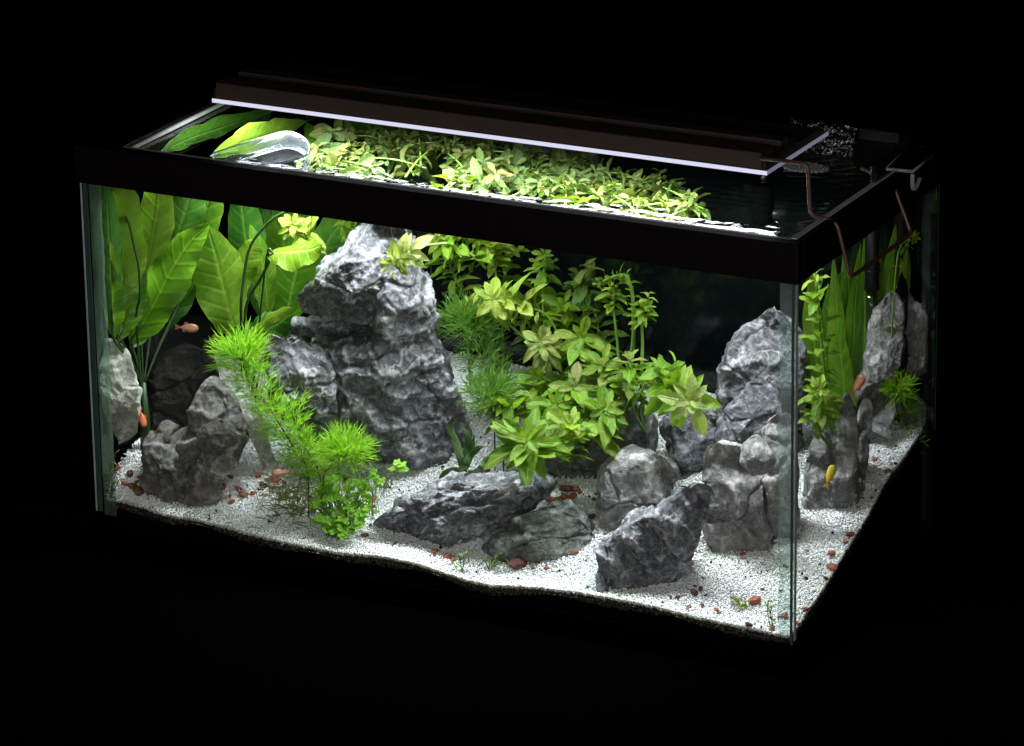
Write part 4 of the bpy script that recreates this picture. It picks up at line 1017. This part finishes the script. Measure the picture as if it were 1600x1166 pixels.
# olive tangle beside the clover
g = random.Random(9); V, F = [], []; rt = atf(455, 800)
for k in range(240):
    a = atf(g.gauss(458, 24), g.gauss(785, 18)); L = g.uniform(.008, .03)
    pts = [a]; d = Vector((g.gauss(0, 1), g.gauss(0, .6), g.uniform(.3, 1.4))).normalized()
    for s in range(3): d = (d+Vector((g.gauss(0, .5), g.gauss(0, .4), -.25))).normalized(); pts.append(clampv(pts[-1]+d*L/3))
    x, y = tube_geo(catmull(pts, 7), .00045, 4); F += [tuple(q+len(V) for q in z) for z in y]; V += [q-rt for q in x]
o = link('olive_moss', pydata('olive_moss', V, F), None, M_moss); o.location = rt
tag(o, 'dull olive tangle of old runners left of the clover clump', 'moss', kind='stuff')

# ------------------------------------------------------------------ pebbles
def pebble_mesh(k):
    bm = bmesh.new(); bmesh.ops.create_icosphere(bm, subdivisions=2 if k % 2 else 1, radius=1); g = random.Random(k)
    c = [Vector((g.gauss(0, 1), g.gauss(0, 1), g.gauss(0, 1))).normalized() for _ in range(7)]
    for v in bm.verts:
        m = max(v.co.dot(q) for q in c); v.co *= (.72+.0*m)/max(.72, m)*1.15; v.co.z *= .75; v.co.x *= 1.2
    m = bpy.data.meshes.new('pebble'); bm.to_mesh(m); bm.free(); return m
PM = []
for mt in M_red:
    row = []
    for k in range(5): m = pebble_mesh(k+3); m.materials.append(mt); row.append(m)
    PM.append(row)
g = random.Random(21)
def pebbles(label, group, pts):
    for (x, y, s) in pts:
        p = atf(x, y); mi = 0 if g.random() < .5 else (1 if g.random() < .7 else 2)
        o = link('red_pebble', g.choice(PM[mi])); r_ = s*PXM*.5
        p = clampv(p, .010)
        o.location = (p.x, p.y, floor_z(p.x, p.y)+r_*.45); o.rotation_euler = (g.uniform(-.5, .5), g.uniform(-.5, .5), g.uniform(0, 6)); o.scale = (r_*g.uniform(.9, 1.3), r_*g.uniform(.8, 1.1), r_*g.uniform(.7, 1))
        if s >= 17: tag(o, 'largest'+label[5:] if label[:5] in ('small', 'tiny ') else 'largest '+label, 'pebble', group)
        else: tag(o, label, 'pebble', group)
def conv(ox, oy, s, L): return [(ox+a/s, oy+b/s, c) for a, b, c in L]
pebbles('small red pebble on the gravel between craggy rock and largest rock', 'pebbles right of the craggy rock', conv(100, 520, S4, [(1115,630,10),(1160,655,8),(1085,690,11),(1030,770,14),(965,860,9),(1015,885,10),(960,950,14),(1180,880,12),(1210,940,13),(1250,900,10),(1290,910,12),(1090,1000,17),(1010,1000,10),(1015,1035,9),(915,1030,10),(1150,985,9),(1060,960,12)]))
pebbles('brownish red pebble in the corner left of the craggy rock', 'pebbles left of the craggy rock', conv(100, 520, S4, [(370,930,14),(420,950,14),(470,890,11),(450,985,20),(400,870,12),(640,1020,9),(570,990,9),(250,830,10)]))
pebbles('small red pebble among the gravel by the clover and flat rock', 'pebbles near the clover clump', conv(400, 600, S4, [(555,595,15),(650,645,12),(790,630,11),(700,760,12),(720,790,10),(660,930,10),(540,920,9),(1085,1030,11),(1160,1060,10),(1195,1080,11),(100,640,10),(60,690,9),(720,700,9)]))
pebbles('small red pebble in the hollow between the middle rocks', 'pebbles between the middle rocks', conv(700, 620, S4, [(240,460,12),(500,410,12),(560,450,12),(505,455,8),(730,575,19),(780,575,12),(620,635,12),(670,645,17),(710,620,11),(760,618,13),(760,660,10),(890,638,10),(905,600,10),(875,738,14),(800,590,9)]))
pebbles('red pebble lying before the layered rock near the front glass', 'pebbles before the layered rock', conv(700, 620, S4, [(765,962,12),(430,1035,22),(535,1000,17),(520,1050,9),(595,1048,8),(25,990,10),(910,1105,7),(925,1140,8)]))
pebbles('tiny red pebble on open gravel right of the leaning rock', 'pebbles right of the leaning rock', conv(930, 720, 3.886, [(660,487,9),(895,577,10),(610,770,8),(600,812,11),(640,787,7),(675,822,7),(650,882,7),(565,900,6),(735,915,8),(750,935,8),(970,867,19),(1015,790,8),(612,555,6),(500,840,8),(1155,650,9),(1150,950,9),(1070,1030,11),(930,1010,12)]))
pebbles('tiny red pebble on the gravel slope seen through the end pane', 'pebbles behind the end pane', conv(1220, 580, 2.711, [(400,380,9),(405,510,6),(520,405,8),(500,440,10),(295,700,12),(215,780,12),(230,840,13),(205,885,11),(110,765,7),(385,540,5),(100,1080,10),(118,1020,10),(275,730,8)]))

# ------------------------------------------------------------------ fish
def fish(label, px, py, Y, head, Lpx, c1, c2, seed):
    h = Vector(head); h.normalize(); L = Lpx*PXM
    p = clampv(inside(px, py, Y), .014); ax = (CR*h.x-CU*h.y).normalized()      # head points this way in the picture, screen y down
    side = FW; upv = ax.cross(side).normalized()
    if upv.z < -.2 or (abs(upv.z) <= .2 and upv.dot(CR) > 0): upv = -upv
    t = NT('fish_scales'); n = t.noise(t.coord(), 160, 4); 
    mat = t.done(t.bsdf(t.mix(n, c1, c2), .3, .5))
    tf_ = NT('fish_fin'); b = tf_.bsdf(c1, .4, .4); tr = tf_.n('ShaderNodeBsdfTranslucent'); tf_.set(tr, 'Color', c2); fm = tf_.done(tf_.mixs(.5, b, tr))
    root = thing('fish', label, 'fish', p, 'small fish')
    W3 = lambda a, b, c: ax*(a*L)+upv*(b*L)+side*(c*L)
    v, f = [], []; nr, ns = 15, 12
    for i in range(nr):
        t_ = i/(nr-1); s = .5-t_*.78
        hh = .155*math.sin(PI*min(1, t_*1.02+.03)**.72)**.8+.022; ww = hh*.55*(1-.35*t_)
        if i == 0: hh, ww = .02, .015
        for k in range(ns):
            q = 2*PI*k/ns; v.append(W3(s, hh*math.sin(q)*(1.05 if math.sin(q) < 0 else .95), ww*math.cos(q)))
    for i in range(nr-1):
        for k in range(ns): f.append((i*ns+k, i*ns+(k+1) % ns, (i+1)*ns+(k+1) % ns, (i+1)*ns+k))
    f += [tuple(range(ns))[::-1], tuple(range((nr-1)*ns, nr*ns))]
    bd = link('body', pydata('body', v, f), root, mat)
    def fin(name, pts):
        e = side*(L*.006); a = [W3(x, y, 0) for x, y in pts]; m = len(a)
        link(name, pydata(name, [q-e for q in a]+[q+e for q in a], [tuple(range(m))[::-1], tuple(range(m, 2*m))]+[(k, (k+1) % m, m+(k+1) % m, m+k) for k in range(m)], False), root, fm)
    fin('tail_fin', [(-.25, .02), (-.36, .09), (-.5, .15), (-.44, .03), (-.43, -.02), (-.5, -.14), (-.36, -.08), (-.25, -.02)])
    fin('dorsal_fin', [(.12, .13), (.02, .23), (-.08, .21), (-.1, .11)])
    fin('anal_fin', [(.0, -.13), (-.06, -.21), (-.15, -.17), (-.14, -.09)])
    fin('pelvic_fin', [(.17, -.13), (.12, -.21), (.08, -.14)])
    for sg in (-1, 1):
        bm = bmesh.new(); bmesh.ops.create_uvsphere(bm, u_segments=10, v_segments=8, radius=L*.028); m = bpy.data.meshes.new('eye'); bm.to_mesh(m); bm.free()
        e = link('eye', m, bd, M_black); e.location = W3(.38, .025, .045*sg)
    return root
fish('pale orange fish hovering in the dark gap behind the sword plant', 291, 512, .13, (1, .05), 40, (.35, .13, .07), (.5, .25, .16), 1)
fish('red fish nosing down beside the pale rock', 222, 652, .05, (.25, 1), 33, (.50, .07, .03), (.65, .18, .07), 2)
fish('pinkish fish resting on gravel below the feathery plant', 441, 738, .026, (-1, .08), 34, (.5, .2, .12), (.62, .33, .22), 3)
fish('orange fish beside the slender rock behind the end pane', 1340, 603, .17, (.6, -1), 38, (.42, .11, .05), (.55, .24, .12), 4)
fish('yellow fish before the finger rock behind the end pane', 1296, 745, .03, (.35, -1), 38, (.60, .45, .02), (.75, .62, .06), 5)

# ------------------------------------------------------------------ filter, heater, pump, clear clips
fl = thing('hang_on_filter', 'black hang-on filter pouring water at the rear right rim', 'filter', (.70, D-.02, ZT))
a = aty(1232, 222, .318); b = aty(1338, 222, .318)
xa, xb = a.x, b.x
box('housing', (xa, .325, ZT+.0015), (xb, D+.07, ZT+.024), M_trim, fl, .004)
box('lid', (xa-.003, .322, ZT+.0245), (xb+.003, D+.073, ZT+.029), M_trim, fl, .002)
# ruffled sheet of water falling over the lip, its sparkle painted into the colour as white flecks
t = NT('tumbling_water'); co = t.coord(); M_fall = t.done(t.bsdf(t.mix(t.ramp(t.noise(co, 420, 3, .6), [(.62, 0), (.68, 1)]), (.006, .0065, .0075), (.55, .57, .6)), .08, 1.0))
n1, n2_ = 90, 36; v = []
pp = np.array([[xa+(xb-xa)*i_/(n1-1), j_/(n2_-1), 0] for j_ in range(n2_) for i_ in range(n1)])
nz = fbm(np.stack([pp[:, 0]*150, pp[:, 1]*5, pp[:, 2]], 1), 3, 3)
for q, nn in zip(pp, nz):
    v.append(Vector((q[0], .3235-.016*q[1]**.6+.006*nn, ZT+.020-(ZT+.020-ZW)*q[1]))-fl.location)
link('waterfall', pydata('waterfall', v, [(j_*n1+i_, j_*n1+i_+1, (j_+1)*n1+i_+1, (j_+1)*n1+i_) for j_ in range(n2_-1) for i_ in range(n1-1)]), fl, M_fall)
ip = inside(1393, 380, .32)
ipo = tube('intake_pipe', [Vector((ip.x, .345, ZT+.012)), Vector((ip.x, .345, .33)), Vector((ip.x, .345, .20))], .0085, M_black, fl, 14)
tube('strainer', [Vector((ip.x, .345, .2)), Vector((ip.x, .345, .15))], .010, M_black, fl, 14).parent = ipo
box('intake_arm', (xb-.004, .326, ZT+.006), (ip.x+.004, .340, ZT+.018), M_black, fl, .002)
hp = inside(1362, 430, .325)
ht = thing('heater', 'black capped heater tube hanging behind the end pane', 'heater', (hp.x, hp.y, .26))
z1, z2, z3 = aty(1360, 355, hp.y).z, aty(1360, 452, hp.y).z, aty(1360, 512, hp.y).z
tube('cap', [Vector((hp.x, hp.y, max(z1, ZW-.01))), Vector((hp.x, hp.y, z2+.012)), Vector((hp.x, hp.y, z2))], [.0075, .0075, .0082], M_black, ht, 14)
tube('glass_tube', [Vector((hp.x, hp.y, z2)), Vector((hp.x, hp.y, z3))], .0065, clear_mat('heater_glass', (.5, .52, .5), 1.5, .05), ht, 14)
tube('element', [Vector((hp.x, hp.y, z2)), Vector((hp.x, hp.y, z3+.006))], .003, plain('ceramic_core', (.10, .09, .07), .5, .4, .4, 300), ht, 8)
for k in range(2):
    c_ = Vector((hp.x, hp.y, z2+.02+k*.006)); bm = bmesh.new()
    o = tube('ring', [c_, c_+UP*.002], .0088, M_black, ht, 14)
pp_ = atz(1192, 300, .385)
pu = thing('circulation_pump', 'black cylindrical pump head just under the surface by the lamp end', 'pump', (pp_.x, pp_.y, .36))
tube('motor_body', [Vector((pp_.x, pp_.y, .352)), Vector((pp_.x, pp_.y, .356)), Vector((pp_.x, pp_.y, .391))], [.009, .011, .011], M_trim, pu, 20)
tube('nozzle', [Vector((pp_.x, pp_.y, .362)), Vector((pp_.x+.022, pp_.y+.008, .362))], .005, M_black, pu, 12)
tube('bracket', catmull([Vector((pp_.x, pp_.y, .398)), Vector((pp_.x, pp_.y+.03, .412)), Vector((pp_.x+.01, D-.03, .415)), Vector((pp_.x+.012, D-.01, ZT+.002))], 14), .003, M_black, pu, 8)
# raft of foam bubbles below the outfall
V, F = [], []; bm = bmesh.new(); bmesh.ops.create_icosphere(bm, subdivisions=1, radius=1); bv = [x.co.copy() for x in bm.verts]; bf = [[q.index for q in x.verts] for x in bm.faces]; bm.free()
g = random.Random(4); fc = atz(1256, 262, ZW)
for k in range(420):
    an = g.uniform(0, 2*PI); r_ = math.sqrt(g.random()); c_ = Vector((fc.x+.026*r_*math.cos(an), fc.y+.016*r_*math.sin(an), ZW+.0006)); s = g.uniform(.0007, .0017)
    F += [tuple(q+len(V) for q in x) for x in bf]; V += [c_+x*s-fc for x in bv]
o = link('foam', pydata('foam', V, F), None, clear_mat('bubble_skin', (.75, .75, .78), 1.33, .05, .3, (.7, .72, .75))); o.location = fc
tag(o, 'patch of white foam bubbles under the filter outfall', 'foam', kind='stuff')

def ribbon(name, path, h, th, mat, parent, vdir=UP):
    v, f = [], []; n = len(path)
    for i, p in enumerate(path):
        tg = (path[min(i+1, n-1)]-path[max(i-1, 0)]).normalized(); s = tg.cross(vdir).normalized()*th/2; u_ = vdir*h/2
        v += [p-s-u_-parent.location, p+s-u_-parent.location, p+s+u_-parent.location, p-s+u_-parent.location]
    for i in range(n-1):
        for k in range(4): f.append((i*4+k, i*4+(k+1) % 4, i*4+4+(k+1) % 4, i*4+4+k))
    f += [(3, 2, 1, 0), ((n-1)*4, (n-1)*4+1, (n-1)*4+2, (n-1)*4+3)]
    return link(name, pydata(name, v, f), parent, mat)
hk = thing('clear_hook', 'clear plastic curved hook hanging inside the front rim', 'hook', atz(335, 252, ZT))
path = catmull([atz(a, b, .404) for a, b in ((333, 253), (370, 240), (410, 228), (445, 219), (468, 224), (482, 238), (480, 254), (462, 262), (440, 268))], 40)
ribbon('band', path, .016, .0022, M_clear, hk)
ribbon('upper_edge', [p+UP*.0086 for p in path], .0010, .0024, M_clearedge, hk)
ribbon('lower_edge', [p-UP*.0086 for p in path], .0010, .0024, M_clearedge, hk)
cl = thing('acrylic_clip', 'clear acrylic bracket on the rear right rim', 'bracket', (W, .28, ZT))
zc = .428
c4 = [atz(a, b, zc) for a, b in ((1385, 262), (1426, 266), (1458, 241), (1424, 224))]
v = [p-cl.location for p in c4]+[p-UP*.003-cl.location for p in c4]
link('shelf', pydata('shelf', v, [(0, 1, 2, 3), (7, 6, 5, 4), (0, 4, 5, 1), (1, 5, 6, 2), (2, 6, 7, 3), (3, 7, 4, 0)], False), cl, M_smoke)
ribbon('shelf_edge', [c4[0]-UP*.0015, c4[0].lerp(c4[1], .5)-UP*.0015, c4[1]-UP*.0015], .0032, .001, M_clearedge, cl)
ribbon('shelf_edge', [c4[0]-UP*.0015, c4[0].lerp(c4[3], .5)-UP*.0015, c4[3]-UP*.0015], .0032, .001, M_clearedge, cl)
ribbon('shelf_edge', [c4[1]-UP*.0015, c4[1].lerp(c4[2], .5)-UP*.0015, c4[2]-UP*.0015], .0032, .001, M_clearedge, cl)
d_ = (c4[2]-c4[1]).normalized()
hp_ = catmull([c4[1]-UP*.004, c4[1]-UP*.013, c4[1]-UP*.020+d_*.003, c4[1]-UP*.021+d_*.010, c4[1]-UP*.014+d_*.022], 18)
ribbon('rim_hook', hp_, .004, .0022, M_clearedge, cl, CR)
link('clip_foot', box_mesh('clip_foot', Vector((W-.012, c4[0].y+.01, ZT+.0005))-cl.location, Vector((W-.006, c4[3].y-.005, zc-.0035))-cl.location, .0008), cl, M_smoke)
